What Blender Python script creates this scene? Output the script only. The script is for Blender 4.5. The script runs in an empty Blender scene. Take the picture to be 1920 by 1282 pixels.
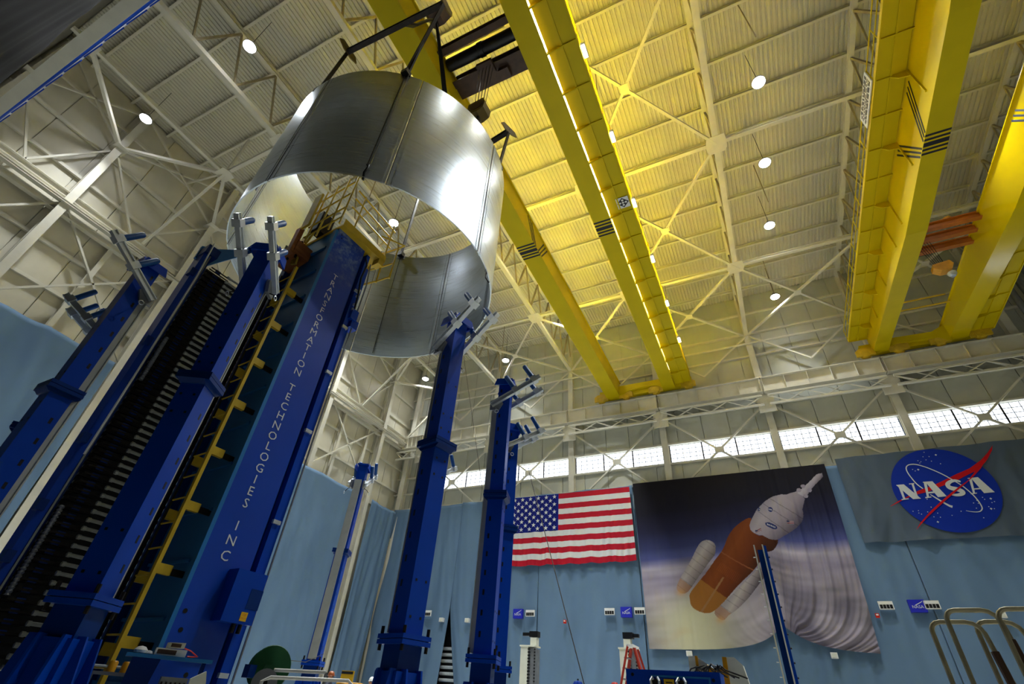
import bpy, math, random
import numpy as np
from mathutils import Vector, Matrix

random.seed(7)
S = bpy.context.scene
C = S.collection

# ------------------------------------------------------------------ camera
cam_d = bpy.data.cameras.new('camera')
cam_d.sensor_width = 36.0
cam_d.lens = 17.067
cam_d.clip_end = 300
cam = bpy.data.objects.new('camera', cam_d)
C.objects.link(cam)
YAW, PIT, ROL = -0.49298447, 0.64613808, 0.07960669
_f = Vector((math.sin(YAW) * math.cos(PIT), math.cos(YAW) * math.cos(PIT), math.sin(PIT)))
_r = Vector((math.cos(YAW), -math.sin(YAW), 0))
_u = _r.cross(_f)
_c, _s = math.cos(ROL), math.sin(ROL)
_R, _U = _c * _r + _s * _u, -_s * _r + _c * _u
cam.matrix_world = Matrix(((_R.x, _U.x, -_f.x, 0), (_R.y, _U.y, -_f.y, 0), (_R.z, _U.z, -_f.z, 1.1), (0, 0, 0, 1)))
S.camera = cam

# ------------------------------------------------------------------ world, exposure
w = bpy.data.worlds.new('world')
S.world = w
w.use_nodes = True
w.node_tree.nodes['Background'].inputs[0].default_value = (0.75, 0.85, 1.0, 1)
w.node_tree.nodes['Background'].inputs[1].default_value = 0.1
S.view_settings.view_transform = 'Standard'
S.view_settings.look = 'None'
S.view_settings.gamma = 1
S.view_settings.use_curve_mapping = False
S.view_settings.exposure = 0.0
S.cycles.sample_clamp_indirect = 60.0   # keep the yellow light bounced off the crane decks
LAMP_W = 1080.0      # each high bay lamp
LAMP_SIDE_W = 6.0  # its side glow
CRANE_W = 40.0      # each crane work light
DECK_W = 560.0       # added strips over the crane decks, for the yellow bounce
WIN_E = 2.6          # window panes

# ------------------------------------------------------------------ materials
def lin(h):
    r = []
    for i in (0, 2, 4):
        c = int(h[i:i + 2], 16) / 255
        r.append(c / 12.92 if c <= 0.04045 else ((c + 0.055) / 1.055) ** 2.4)
    return tuple(r)
MATS = {}
def mat(name, hexc, rough=0.5, metal=0.0, var=0.12, scale=3.0, bump=0.0, bscale=20.0, stretch=None, spec=0.5, aniso=0.0, emis=None, estr=0.0):
    m = bpy.data.materials.new(name)
    m.use_nodes = True
    nt = m.node_tree
    b = nt.nodes['Principled BSDF']
    col = lin(hexc)
    b.inputs['Roughness'].default_value = rough
    b.inputs['Metallic'].default_value = metal
    b.inputs['Specular IOR Level'].default_value = spec
    if aniso:
        b.inputs['Anisotropic'].default_value = aniso
    tc = nt.nodes.new('ShaderNodeTexCoord')
    mp = nt.nodes.new('ShaderNodeMapping')
    nt.links.new(tc.outputs['Object'], mp.inputs[0])
    if stretch:
        mp.inputs['Scale'].default_value = stretch
    nz = nt.nodes.new('ShaderNodeTexNoise')
    nz.inputs['Scale'].default_value = scale
    nz.inputs['Detail'].default_value = 5
    nt.links.new(mp.outputs[0], nz.inputs['Vector'])
    cr = nt.nodes.new('ShaderNodeValToRGB')
    cr.color_ramp.elements[0].position = 0.3
    cr.color_ramp.elements[1].position = 0.72
    cr.color_ramp.elements[0].color = tuple(c * (1 - var) for c in col) + (1,)
    cr.color_ramp.elements[1].color = tuple(min(1, c * (1 + var)) for c in col) + (1,)
    nt.links.new(nz.outputs['Fac'], cr.inputs[0])
    nt.links.new(cr.outputs[0], b.inputs['Base Color'])
    if bump:
        n2 = nt.nodes.new('ShaderNodeTexNoise')
        n2.inputs['Scale'].default_value = bscale
        nt.links.new(mp.outputs[0], n2.inputs['Vector'])
        bp = nt.nodes.new('ShaderNodeBump')
        bp.inputs['Strength'].default_value = bump
        bp.inputs['Distance'].default_value = 0.02
        nt.links.new(n2.outputs['Fac'], bp.inputs['Height'])
        nt.links.new(bp.outputs[0], b.inputs['Normal'])
    if emis:
        b.inputs['Emission Color'].default_value = lin(emis) + (1,)
        b.inputs['Emission Strength'].default_value = estr
    MATS[name] = m
    return m
mat('steel', 'dad6c6', 0.55, var=0.06, scale=1.5)
mat('steel_old', 'a89c80', 0.6, var=0.15, scale=1.2)
mat('deck', 'cfcbb9', 0.5, var=0.06, scale=0.35)
mat('panel', 'c2c4b8', 0.5, var=0.06, scale=0.6)
mat('panel_left', 'd2cdba', 0.4, var=0.08, scale=0.6)
mat('floor', 'a8a8a0', 0.35, var=0.15, scale=0.8)
mat('yellow', 'd8bf00', 0.5, var=0.05, scale=0.7, spec=0.2)
mat('yellow_gloss', 'eacd00', 0.16, var=0.03, scale=0.5)
mat('yellow_rail', 'd9b52a', 0.45, var=0.12, scale=4)
mat('orange', 'b86a1c', 0.45, var=0.15, scale=3)
mat('olive', '6e5a12', 0.5, var=0.2, scale=3)
mat('rail_cream', 'b4b6ae', 0.4, var=0.1, scale=3)
mat('hookyellow', 'd99a18', 0.4, var=0.15, scale=4)
mat('black', '0d0d0f', 0.4, var=0.3, scale=3)
mat('stripe', '10101a', 0.5, var=0.1)
mat('brown', '4a3220', 0.5, var=0.25, scale=3)
mat('rope', '3b342a', 0.5, metal=0.5, var=0.3, scale=12)
mat('blue', '003fae', 0.35, var=0.08, scale=1.2, spec=0.25)
mat('blue_dark', '002f78', 0.35, var=0.1, scale=1.2, spec=0.25)
mat('blue_side', '1a72b4', 0.45, var=0.12, scale=0.8)
mat('blue_roller', '14508f', 0.45, var=0.15, scale=10)
mat('grey_rail', '8d9094', 0.4, metal=0.5, var=0.15, scale=4)
mat('alu', 'd2d8dc', 0.38, metal=0.6, var=0.1, scale=6)
mat('dark_steel', '2b2622', 0.45, metal=0.6, var=0.3, scale=6)
mat('finger', '1c1512', 0.45, metal=0.4, var=0.4, scale=9)
mat('finger_red', '5a2410', 0.5, metal=0.2, var=0.4, scale=8)
mat('cylinder', 'b9bcb4', 0.35, metal=0.4, var=0.15, scale=12)
mat('wood', 'a5622e', 0.5, var=0.25, scale=2.2, stretch=(1, 1, 6))
mat('white', 'e6e6e2', 0.45, var=0.05, scale=3)
mat('letter', 'dfe4ea', 0.5, var=0.03)
mat('cream', 'dedfcf', 0.4, var=0.05, scale=3)
mat('curtain', '647f9b', 0.75, var=0.05, scale=0.5, spec=0.2)
mat('curtain_dark', '0c0e11', 0.6, var=0.3, scale=0.8, spec=0.03)
mat('panel_front', '6e6b60', 0.6, var=0.1, scale=0.6)
mat('banner', '54616f', 0.75, var=0.04, scale=0.7, spec=0.2)
mat('flag_red', 'b00f28', 0.7, var=0.05, spec=0.2)
mat('flag_white', 'd2d4d2', 0.7, var=0.03, spec=0.2)
mat('flag_blue', '0a1a78', 0.7, var=0.05, spec=0.2)
mat('logo_blue', '062c9c', 0.7, var=0.03, spec=0.2)
mat('logo_red', 'c40c16', 0.7, var=0.03, spec=0.2)
mat('logo_white', 'd6dada', 0.7, var=0.03, spec=0.2)
mat('sign_blue', '1822b0', 0.5, var=0.03)
mat('sign_yellow', 'f0c010', 0.5, var=0.03)
mat('green', '0f4a26', 0.4, var=0.15, scale=4)
mat('red', 'd02414', 0.4, var=0.08, scale=4)
mat('ladder_red', 'a8301c', 0.5, var=0.1, scale=4)
mat('skin', 'c08a6a', 0.5, var=0.06, scale=8)
mat('helmet_brown', '8e4a24', 0.3, var=0.1, scale=3)
mat('shirt', '2a3140', 0.8, var=0.15, scale=6)
mat('hivis', 'd2a820', 0.8, var=0.1, scale=6)
mat('trousers', '23262c', 0.8, var=0.15, scale=6)
mat('pipe', 'a79f80', 0.35, metal=0.3, var=0.25, scale=5)
mat('duct', '7d8083', 0.4, metal=0.3, var=0.12, scale=2)
mat('robot_yellow', 'd99a10', 0.4, var=0.08, scale=3)
mat('lamp_body', '8e8f8c', 0.4, metal=0.4, var=0.1, scale=5)
mat('lens', 'ffffff', 0.4, var=0.0, emis='f4f7ff', estr=60.0)
mat('tube_light', 'ffffff', 0.4, var=0.0, emis='fffdf0', estr=14.0)
mat('pane', 'ffffff', 0.4, var=0.0, emis='eaf3ff', estr=WIN_E)
mat('indicator', 'ffffff', 0.4, var=0.0, emis='ffe9b0', estr=6.0)

# brushed aluminium of the barrel
def barrel_material():
    m = mat('barrel', 'b9c3cc', 0.3, metal=1.0, var=0.05, scale=1.0, stretch=(0.5, 0.5, 9.0))
    nt = m.node_tree
    b = nt.nodes['Principled BSDF']
    tc = nt.nodes.new('ShaderNodeTexCoord')
    mp = nt.nodes.new('ShaderNodeMapping')
    mp.inputs['Scale'].default_value = (0.35, 0.35, 42)
    nt.links.new(tc.outputs['Object'], mp.inputs[0])
    nz = nt.nodes.new('ShaderNodeTexNoise')
    nz.inputs['Scale'].default_value = 1.6
    nz.inputs['Detail'].default_value = 6
    nt.links.new(mp.outputs[0], nz.inputs['Vector'])
    mr = nt.nodes.new('ShaderNodeMapRange')
    mr.inputs[3].default_value = 0.22
    mr.inputs[4].default_value = 0.37
    nt.links.new(nz.outputs['Fac'], mr.inputs[0])
    nt.links.new(mr.outputs[0], b.inputs['Roughness'])
    b.inputs['Anisotropic'].default_value = 0.75
    tg = nt.nodes.new('ShaderNodeTangent')
    tg.direction_type = 'RADIAL'
    tg.axis = 'Z'
    nt.links.new(tg.outputs[0], b.inputs['Tangent'])
    bp = nt.nodes.new('ShaderNodeBump')
    bp.inputs['Strength'].default_value = 0.03
    bp.inputs['Distance'].default_value = 0.01
    nt.links.new(nz.outputs['Fac'], bp.inputs['Height'])
    nt.links.new(bp.outputs[0], b.inputs['Normal'])
    return m
barrel_material()
def attr_material(name, rough=0.7):
    m = bpy.data.materials.new(name)
    m.use_nodes = True
    b = m.node_tree.nodes['Principled BSDF']
    a = m.node_tree.nodes.new('ShaderNodeVertexColor')
    a.layer_name = 'print'
    m.node_tree.links.new(a.outputs[0], b.inputs['Base Color'])
    b.inputs['Roughness'].default_value = rough
    b.inputs['Specular IOR Level'].default_value = 0.2
    MATS[name] = m
attr_material('poster_print')

# ------------------------------------------------------------------ mesh builder
def V(*a):
    return Vector(a[0]) if len(a) == 1 else Vector(a)
class MB:
    def __init__(s):
        s.v, s.f, s.mi, s.mats = [], [], [], []
        s.cur = 0
    def m(s, name):
        if name not in s.mats:
            s.mats.append(name)
        s.cur = s.mats.index(name)
        return s
    def add(s, vs, fs):
        o = len(s.v)
        s.v += [tuple(x) for x in vs]
        s.f += [tuple(i + o for i in f) for f in fs]
        s.mi += [s.cur] * len(fs)
        return s
    def frame(s, o, ax, ay, az):
        vs = []
        for k in (-.5, .5):
            for j in (-.5, .5):
                for i in (-.5, .5):
                    vs.append(o + ax * i + ay * j + az * k)
        return s.add(vs, [(0, 2, 3, 1), (4, 5, 7, 6), (0, 1, 5, 4), (2, 6, 7, 3), (0, 4, 6, 2), (1, 3, 7, 5)])
    def box(s, x0, x1, y0, y1, z0, z1):
        return s.frame(V((x0 + x1) / 2, (y0 + y1) / 2, (z0 + z1) / 2), V(x1 - x0, 0, 0), V(0, y1 - y0, 0), V(0, 0, z1 - z0))
    def bar(s, p, q, w_, h_, up=(0, 0, 1)):
        p, q = V(p), V(q)
        d = q - p
        n = d.normalized()
        u = V(up)
        side = n.cross(u)
        if side.length < 1e-4:
            side = n.cross(V(0, 1, 0))
        side.normalize()
        u = side.cross(n)
        return s.frame((p + q) / 2, d, side * w_, u * h_)
    def ibeam(s, p, q, w_, h_, t=0.03, up=(0, 0, 1)):
        p, q = V(p), V(q)
        n = (q - p).normalized()
        u = V(up)
        side = n.cross(u)
        if side.length < 1e-4:
            side = n.cross(V(0, 1, 0))
        side.normalize()
        u = side.cross(n)
        o = u * (h_ / 2 - t / 2)
        s.bar(p + o, q + o, w_, t, u)
        s.bar(p - o, q - o, w_, t, u)
        s.bar(p, q, t, h_ - 2 * t, u)
        return s
    def tube(s, p, q, r, n=8, r2=None):
        p, q = V(p), V(q)
        r2 = r if r2 is None else r2
        d = (q - p).normalized()
        a = d.cross(V(0, 0, 1))
        if a.length < 1e-3:
            a = d.cross(V(0, 1, 0))
        a.normalize()
        b = d.cross(a)
        vs = []
        for k in range(n):
            t = 2 * math.pi * k / n
            e = a * math.cos(t) + b * math.sin(t)
            vs += [p + e * r, q + e * r2]
        fs = [(2 * k, 2 * k + 1, (2 * k + 3) % (2 * n), (2 * k + 2) % (2 * n)) for k in range(n)]
        fs += [tuple(2 * k for k in range(n)), tuple(2 * k + 1 for k in reversed(range(n)))]
        return s.add(vs, fs)
    def path(s, pts, r, n=6):
        pts = [V(p) for p in pts]
        rings = []
        prev = None
        for i, p in enumerate(pts):
            d = (pts[min(i + 1, len(pts) - 1)] - pts[max(i - 1, 0)]).normalized()
            if prev is None:
                a = d.cross(V(0, 0, 1))
                if a.length < 1e-3:
                    a = d.cross(V(0, 1, 0))
            else:
                a = prev - d * prev.dot(d)
            a.normalize()
            prev = a
            b = d.cross(a)
            rings.append([p + (a * math.cos(2 * math.pi * k / n) + b * math.sin(2 * math.pi * k / n)) * r for k in range(n)])
        vs = [x for rg in rings for x in rg]
        fs = []
        for i in range(len(rings) - 1):
            for k in range(n):
                fs.append((i * n + k, i * n + (k + 1) % n, (i + 1) * n + (k + 1) % n, (i + 1) * n + k))
        fs += [tuple(reversed(range(n))), tuple((len(rings) - 1) * n + k for k in range(n))]
        return s.add(vs, fs)
    def lathe(s, o, axis, prof, n=16):
        o, d = V(o), V(axis).normalized()
        a = d.cross(V(0, 0, 1))
        if a.length < 1e-3:
            a = V(1, 0, 0)
        a.normalize()
        b = d.cross(a)
        vs = []
        for (r, h) in prof:
            for k in range(n):
                t = 2 * math.pi * k / n
                vs.append(o + d * h + (a * math.cos(t) + b * math.sin(t)) * r)
        fs = []
        for i in range(len(prof) - 1):
            for k in range(n):
                fs.append((i * n + k, i * n + (k + 1) % n, (i + 1) * n + (k + 1) % n, (i + 1) * n + k))
        if prof[0][0] > 1e-5:
            fs.append(tuple(reversed(range(n))))
        if prof[-1][0] > 1e-5:
            fs.append(tuple((len(prof) - 1) * n + k for k in range(n)))
        return s.add(vs, fs)
    def prism(s, poly, o, ax, ay, az, depth):
        """poly in (ax, ay) plane from o, pushed along az"""
        o, ax, ay, az = V(o), V(ax), V(ay), V(az)
        n = len(poly)
        vs = [o + ax * x + ay * y for x, y in poly] + [o + ax * x + ay * y + az * depth for x, y in poly]
        fs = [tuple(range(n)), tuple(reversed(range(n, 2 * n)))] + [(i, i + n, (i + 1) % n + n, (i + 1) % n) for i in range(n)]
        return s.add(vs, fs)
    def build(s, name, m=None, parent=None, smooth=False, world=True):
        me = bpy.data.meshes.new(name)
        me.from_pydata(s.v, [], s.f)
        ms = s.mats if s.mats else [m]
        for x in ms:
            me.materials.append(MATS[x])
        if len(ms) > 1:
            me.polygons.foreach_set('material_index', s.mi)
        if smooth:
            me.polygons.foreach_set('use_smooth', [True] * len(me.polygons))
            me.set_sharp_from_angle(angle=math.radians(38))
        me.update()
        o = bpy.data.objects.new(name, me)
        C.objects.link(o)
        if parent is not None:
            o.parent = parent
            if world and parent.type == 'EMPTY':
                o.location = -parent.location
        return o
def tag(o, label=None, cat=None, group=None, kind=None):
    if label:
        o['label'] = label
    if cat:
        o['category'] = cat
    if group:
        o['group'] = group
    if kind:
        o['kind'] = kind
    return o
def thing(name, loc, label=None, cat=None, group=None, kind=None, rz=0.0):
    o = bpy.data.objects.new(name, None)
    C.objects.link(o)
    o.location = loc
    o.rotation_euler = (0, 0, rz)
    o.empty_display_size = 0.2
    return tag(o, label, cat, group, kind)
def copy_tree(o, parent=None):
    c = o.copy()
    C.objects.link(c)
    c.parent = parent
    for ch in list(o.children):
        copy_tree(ch, c)
    return c
def inst(o, loc=(0, 0, 0), parent=None):
    """another piece with the same mesh"""
    c = o.copy()
    C.objects.link(c)
    if parent is not None:
        c.parent = parent
    c.location = loc
    return c
def text_mesh(txt, size):
    cu = bpy.data.curves.new('lettering', 'FONT')
    cu.body = txt
    cu.size = size
    cu.align_x = 'CENTER'
    cu.align_y = 'CENTER'
    cu.resolution_u = 2
    o = bpy.data.objects.new('lettering', cu)
    C.objects.link(o)
    bpy.context.view_layer.update()
    me = o.to_mesh()
    vs = [tuple(v.co) for v in me.vertices]
    fs = [tuple(p.vertices) for p in me.polygons]
    o.to_mesh_clear()
    bpy.data.objects.remove(o)
    bpy.data.curves.remove(cu)
    return vs, fs
def put_text(mb, txt, size, o, ax, ay, sx=1.0):
    o, ax, ay = V(o), V(ax), V(ay)
    vs, fs = text_mesh(txt, size)
    return mb.add([o + ax * (x * sx) + ay * y for x, y, z in vs], fs)

# ================================================================== THE SETTING
XL, YB, YF, XR = -34.0, 40.0, -1.4, 27.0
ZR = 34.1
def structure(name, loc=(0, 0, 0)):
    return thing(name, loc, kind='structure')

tag(MB().box(XL - .3, XR + .3, YF - .3, YB + .3, -.3, 0).build('floor', 'floor'), kind='structure')

# ---- roof: corrugated deck and purlins
ceil = structure('ceiling', (0, 20, ZR))
prof = []
x = XL
pitch = 0.27
while x < XR:
    prof += [(x, 0.0), (x + pitch * .56, 0.0), (x + pitch * .66, .07), (x + pitch * .9, .07)]
    x += pitch
mb = MB()
vs, fs = [], []
for i, (px, dz) in enumerate(prof):
    vs += [(px, YF, ZR + dz), (px, YB, ZR + dz)]
    if i:
        fs.append((2 * i - 2, 2 * i - 1, 2 * i + 1, 2 * i))
mb.add(vs, fs)
mb.build('roof_deck', 'deck', ceil)
tag(MB().box(XL - .3, XR + .3, YF - .3, YB + .3, ZR + .2, ZR + .3).build('roof_slab', 'deck', ceil))
PURL = [0.35 + 2.73 * k for k in range(15)]
p0 = None
for y in PURL:
    if p0 is None:
        p0 = MB().ibeam((XL, 0, ZR - .17), (XR, 0, ZR - .17), .16, .32, .03).build('purlin', 'steel', ceil, world=False)
        p0.location = (0, y - 20, -ZR)
    else:
        inst(p0, (0, y - 20, -ZR), ceil)

# ---- roof trusses: bottom chord 29.3, top chord 33.6
TX = [-22.45 + 8.35 * k for k in range(6)]
ZC, ZT = 29.3, 33.55
ORD = ['first', 'second', 'third', 'fourth', 'fifth', 'sixth']
NODE = [-1.0, 8.4, 19.25, 30.3, 39.6]
first = None
for i, tx in enumerate(TX):
    t = thing('roof_truss', (tx, 20, ZC), 'cream steel roof truss running away from the camera, %s from the left wall' % ORD[i], 'roof truss', 'roof trusses under the deck')
    if first is None:
        first = t
        m_ = MB()
        m_.bar((0, -21.2, 0), (0, 19.6, 0), .34, .3)
        o = m_.build('bottom_chord', 'steel', t, world=False)
        MB().ibeam((0, -21.2, ZT - ZC), (0, 19.6, ZT - ZC), .3, .3).build('top_chord', 'steel', t, world=False)
        yb = [-20.9 + 2.73 * k for k in range(16)]
        for k, y in enumerate(yb[:-1]):
            ym = y + 1.36
            MB().bar((0, y, .1), (0, ym, ZT - ZC - .1), .13, .13).build('web_member', 'steel_old', t, world=False)
            MB().bar((0, ym, ZT - ZC - .1), (0, y + 2.73, .1), .1, .1).build('web_member', 'steel_old', t, world=False)
        for y in NODE[1:4]:
            MB().prism([(-.5, -.6), (.5, -.6), (.62, 0), (.5, .6), (-.5, .6), (-.62, 0)], (0, y - 20, -.17), (1, 0, 0), (0, 1, 0), (0, 0, 1), .03).build('gusset_plate', 'steel', t, world=False)
        proto = list(t.children)
    else:
        for ch in proto:
            inst(ch, (0, 0, 0), t)
    # struts and diagonal bracing to the next truss
    if i < len(TX) - 1:
        for y in NODE[1:4]:
            MB().ibeam((tx + .3, y, ZC + .05), (tx + 8.05, y, ZC + .05), .24, .28).build('strut', 'steel', t)
        for a in range(4):
            if a < 3 and i != 2:
                continue
            y0, y1 = NODE[a], NODE[a + 1]
            MB().bar((tx, y0, ZC - .1), (tx + 8.35, y1, ZC - .1), .16, .16).build('brace', 'steel', t)
            MB().bar((tx + 8.35, y0, ZC - .06), (tx, y1, ZC - .06), .16, .16).build('brace', 'steel', t)
            MB().prism([(-.25, -.3), (.25, -.3), (.25, .3), (-.25, .3)], (tx + 4.17, (y0 + y1) / 2, ZC - .2), (1, 0, 0), (0, 1, 0), (0, 0, 1), .04).build('gusset_plate', 'steel', t)
    # hangers and light bridging from chord to purlin
    for y in (14.0, 25.0, 35.0):
        MB().tube((tx + 2.6, y, ZC), (tx + 2.6, y, ZT), .035, 5).build('hanger', 'steel_old', t)

# ---- back wall
WCOL = [-30.9 + 8.38 * k for k in range(7)]
wb = structure('wall_back', (0, YB, 0))
MB().box(XL - .3, XR + .3, YB + .05, YB + .3, 0, 18.3).build('wall_sheet', 'panel', wb)
MB().box(XL - .3, XR + .3, YB + .05, YB + .3, 19.82, ZR + .3).build('wall_sheet', 'panel', wb)
rows = [(16.6, 18.2), (19.85, 22.3), (22.3, 24.7), (24.7, 27.2), (27.2, 29.6), (29.6, 31.9), (31.9, 34.0)]
pm = {}
for (z0, z1) in rows:
    key = round(z1 - z0, 2)
    k = 0
    xx = XL + .02
    while xx < XR - 1:
        if key not in pm:
            pm[key] = MB().box(.02, 2.06, -.05, 0.06, .03, key - .03).build('wall_panel', 'panel', wb, world=False)
            pm[key].location = (xx, 0, z0)
        else:
            inst(pm[key], (xx, 0, z0), wb)
        xx += 2.095
        k += 1
gi = None
for z in [16.6, 18.18, 19.9, 22.3, 24.7, 27.2, 29.6, 31.9]:
    if gi is None:
        gi = MB().bar((XL, -.17, 0), (XR, -.17, 0), .22, .14).build('girt', 'steel', wb, world=False)
        gi.location = (0, 0, z)
    else:
        inst(gi, (0, 0, z), wb)
ci = None
for x in WCOL:
    if ci is None:
        m_ = MB()
        m_.ibeam((0, -.34, 0), (0, -.34, 29.3), .5, .5, .05, up=(0, 1, 0))
        ci = m_.build('wall_column', 'steel', wb, world=False)
        ci.location = (x, 0, 0)
        cu_ = MB().ibeam((0, -.34, 29.3), (0, -.34, 33.9), .4, .4, .04, up=(0, 1, 0)).build('wall_column_top', 'steel', wb, world=False)
        cu_.location = (x, 0, 0)
        cg = MB().box(-.62, .62, -1.02, -.95, 21.2, 22.75).build('column_bracket', 'steel', wb, world=False)
        cg.location = (x, 0, 0)
    else:
        inst(ci, (x, 0, 0), wb)
        inst(cu_, (x, 0, 0), wb)
        inst(cg, (x, 0, 0), wb)
for i in range(len(WCOL) - 1):
    x0, x1 = WCOL[i], WCOL[i + 1]
    for (a, b) in ((x0 + .2, x1 - .2), (x1 - .2, x0 + .2)):
        MB().bar((a, YB - .5, 22.1), (b, YB - .5, 15.4), .13, .13).build('sway_brace', 'steel', wb)
    xm = (x0 + x1) / 2
    MB().box(xm - .35, xm + .35, YB - .6, YB - .56, 18.5, 19.0).build('brace_plate', 'steel', wb)
    # upper portal bracing above the runway
    for (a, b) in ((x0 + .2, xm), (x1 - .2, xm)):
        MB().bar((a, YB - .7, 28.9), (b, YB - .7, 25.6), .13, .13).build('sway_brace', 'steel', wb)
    MB().tube((x0, YB - .7, 28.2), (x1, YB - .7, 28.2), .1, 6).build('tie_bar', 'steel', wb)
# windows: a long strip of bright panes, one window for each bay
edges = [XL + .2] + WCOL + [XR - .2]
MB().box(XL - .3, WCOL[0], YB + .05, YB + .3, 18.3, 19.82).build('wall_sheet', 'panel', wb)
MB().ibeam((-32.75, YB - .45, 0), (-32.75, YB - .45, 33.9), .55, .7, .05, up=(0, 1, 0)).build('corner_column', 'steel', wb)
for i in range(1, len(edges) - 1):
    a, b = edges[i] + .28, edges[i + 1] - .28
    wn = structure('window_%d' % i, ((a + b) / 2, YB, 18.3))
    np_ = max(1, round((b - a) / 2.6))
    for k in range(np_):
        u0, u1 = a + (b - a) * k / np_, a + (b - a) * (k + 1) / np_
        MB().box(u0 + .03, u1 - .03, YB + .0, YB + .04, 18.33, 19.8).build('pane', 'pane', wn)
        m_ = MB().box(u0 - .05, u0 + .05, YB - .05, YB + .08, 18.3, 19.82)
        m_.build('mullion', 'dark_steel', wn)
        for j in range(1, 5):
            xx = u0 + (u1 - u0) * j / 5
            MB().box(xx - .02, xx + .02, YB - .02, YB + .03, 18.33, 19.8).build('glazing_bar', 'grey_rail', wn)
        for j in range(1, 4):
            zz = 18.33 + 1.47 * j / 4
            MB().box(u0, u1, YB - .02, YB + .03, zz - .02, zz + .02).build('glazing_bar', 'grey_rail', wn)
    MB().box(a - .1, b + .1, YB - .12, YB + .1, 18.2, 18.32).build('window_sill', 'steel', wn)

# ---- crane runway along the back wall
rw = thing('crane_runway', (0, 38.8, 22.8), 'cream crane runway beam with lattice walkway along the back wall', 'crane runway')
for i in range(len(edges) - 1):
    a, b = edges[i], edges[i + 1]
    bm_ = MB().ibeam((a + .03, 38.8, 23.5), (b - .03, 38.8, 23.5), .55, 1.35, .06).build('runway_beam', 'steel', rw)
    nst = 5
    for k in range(nst + 1):
        xx = a + .1 + (b - a - .2) * k / nst
        MB().box(xx - .015, xx + .015, 38.55, 38.79, 22.9, 24.1).build('stiffener', 'steel', bm_)
    MB().bar((a, 38.8, 24.23), (b, 38.8, 24.23), .09, .12).build('rail', 'dark_steel', rw)
    lt = MB().bar((a + .2, 38.35, 22.35), (b - .2, 38.35, 22.35), .14, .14).build('lattice_chord', 'steel', rw)
    MB().bar((a + .2, 38.35, 21.55), (b - .2, 38.35, 21.55), .14, .14).build('lattice_chord', 'steel', rw)
    MB().bar((a + .2, 39.1, 22.0), (b - .2, 39.1, 22.0), .12, .12).build('lattice_chord', 'steel', rw)
    n = max(3, int((b - a) / 1.35))
    for k in range(n):
        xa, xb = a + .2 + (b - a - .4) * k / n, a + .2 + (b - a - .4) * (k + 1) / n
        z0, z1 = (21.6, 22.3) if k % 2 else (22.3, 21.6)
        MB().bar((xa, 38.35, z0), (xb, 38.35, z1), .07, .07).build('lattice_bar', 'steel', rw)
        MB().bar((xa, 38.35, 22.3), (xb, 39.1, 22.0), .05, .05).build('lattice_bar', 'steel', rw)
# the same runway on the near side, over the camera
rn = thing('crane_runway', (0, -.55, 22.8), 'runway beam with blue conductor pipe high over the black sheeting, upper left corner', 'crane runway')
MB().ibeam((XL + 1.4, -.55, 23.5), (XR - .4, -.55, 23.5), .5, 1.35, .06).build('runway_beam', 'steel', rn)
MB().tube((XL + 1.4, -.27, 23.2), (XR - .4, -.27, 23.2), .07, 6).build('conductor_pipe', 'blue', rn)
MB().tube((XL + 1.4, -.2, 23.75), (XR - .4, -.2, 23.75), .06, 6).build('conductor_pipe', 'white', rn)
for k in range(22):
    xx = -32.5 + k * 1.6
    MB().bar((xx, -.17, 23.3), (xx + 1.3, -.14, 23.3), .05, .09).build('collector_bar', 'blue', rn)

# ---- left wall
wl = structure('wall_left', (XL, 20, 0))
MB().box(XL - .3, XL - .05, YF - .3, YB + .3, 0, ZR + .3).build('wall_sheet', 'panel_left', wl)
pm = {}
for (z0, z1) in [(16.2, 18.6), (18.6, 21.0), (21.0, 23.4), (23.4, 26.0), (26.0, 28.7), (28.7, 31.4), (31.4, 34.0)]:
    key = round(z1 - z0, 2)
    yy = YF
    while yy < YB - 1:
        if key not in pm:
            pm[key] = MB().box(-.06, .05, .02, 2.56, .03, key - .03).build('wall_panel', 'panel_left', wl, world=False)
            pm[key].location = (0, yy - 20, z0)
        else:
            inst(pm[key], (0, yy - 20, z0), wl)
        yy += 2.59
for z in [16.3, 18.6, 21.0, 23.1, 26.0, 28.7, 31.4]:
    MB().bar((XL + .16, YF, z), (XL + .16, YB, z), .16, .2).build('girt', 'steel', wl)
LCOL = [-1.0, 4.24, 11.4, 19.5, 27.3, 35.05]
for y in LCOL:
    MB().ibeam((XL + .7, y, 0), (XL + .7, y, 33.9), .45, .6, .05, up=(1, 0, 0)).build('wall_column', 'steel', wl)
for y in (7.5, 15.5, 22.8, 30.0, 33.5):
    MB().ibeam((XL + .35, y, 0), (XL + .35, y, 23.2), .28, .3, .03, up=(1, 0, 0)).build('wall_post', 'steel', wl)
for z, h, ox in ((24.0, .45, .75), (23.4, .2, .95), (22.95, .35, .55)):
    MB().ibeam((XL + ox, YF, z), (XL + ox, YB, z), .35, h, .04).build('crane_ledge', 'steel', wl)
for i in range(len(LCOL) - 1):
    a, b = LCOL[i], LCOL[i + 1]
    m1 = (a + b) / 2
    for (p, q) in (((a, 23.6), (b, 16.5)), ((b, 23.6), (a, 16.5)), ((a, 29.2), (m1, 24.4)), ((b, 29.2), (m1, 24.4)), ((a, 29.4), (b, 33.4)), ((b, 29.4), (a, 33.4))):
        MB().bar((XL + .62, p[0], p[1]), (XL + .62, q[0], q[1]), .12, .12).build('sway_brace', 'steel', wl)
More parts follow.
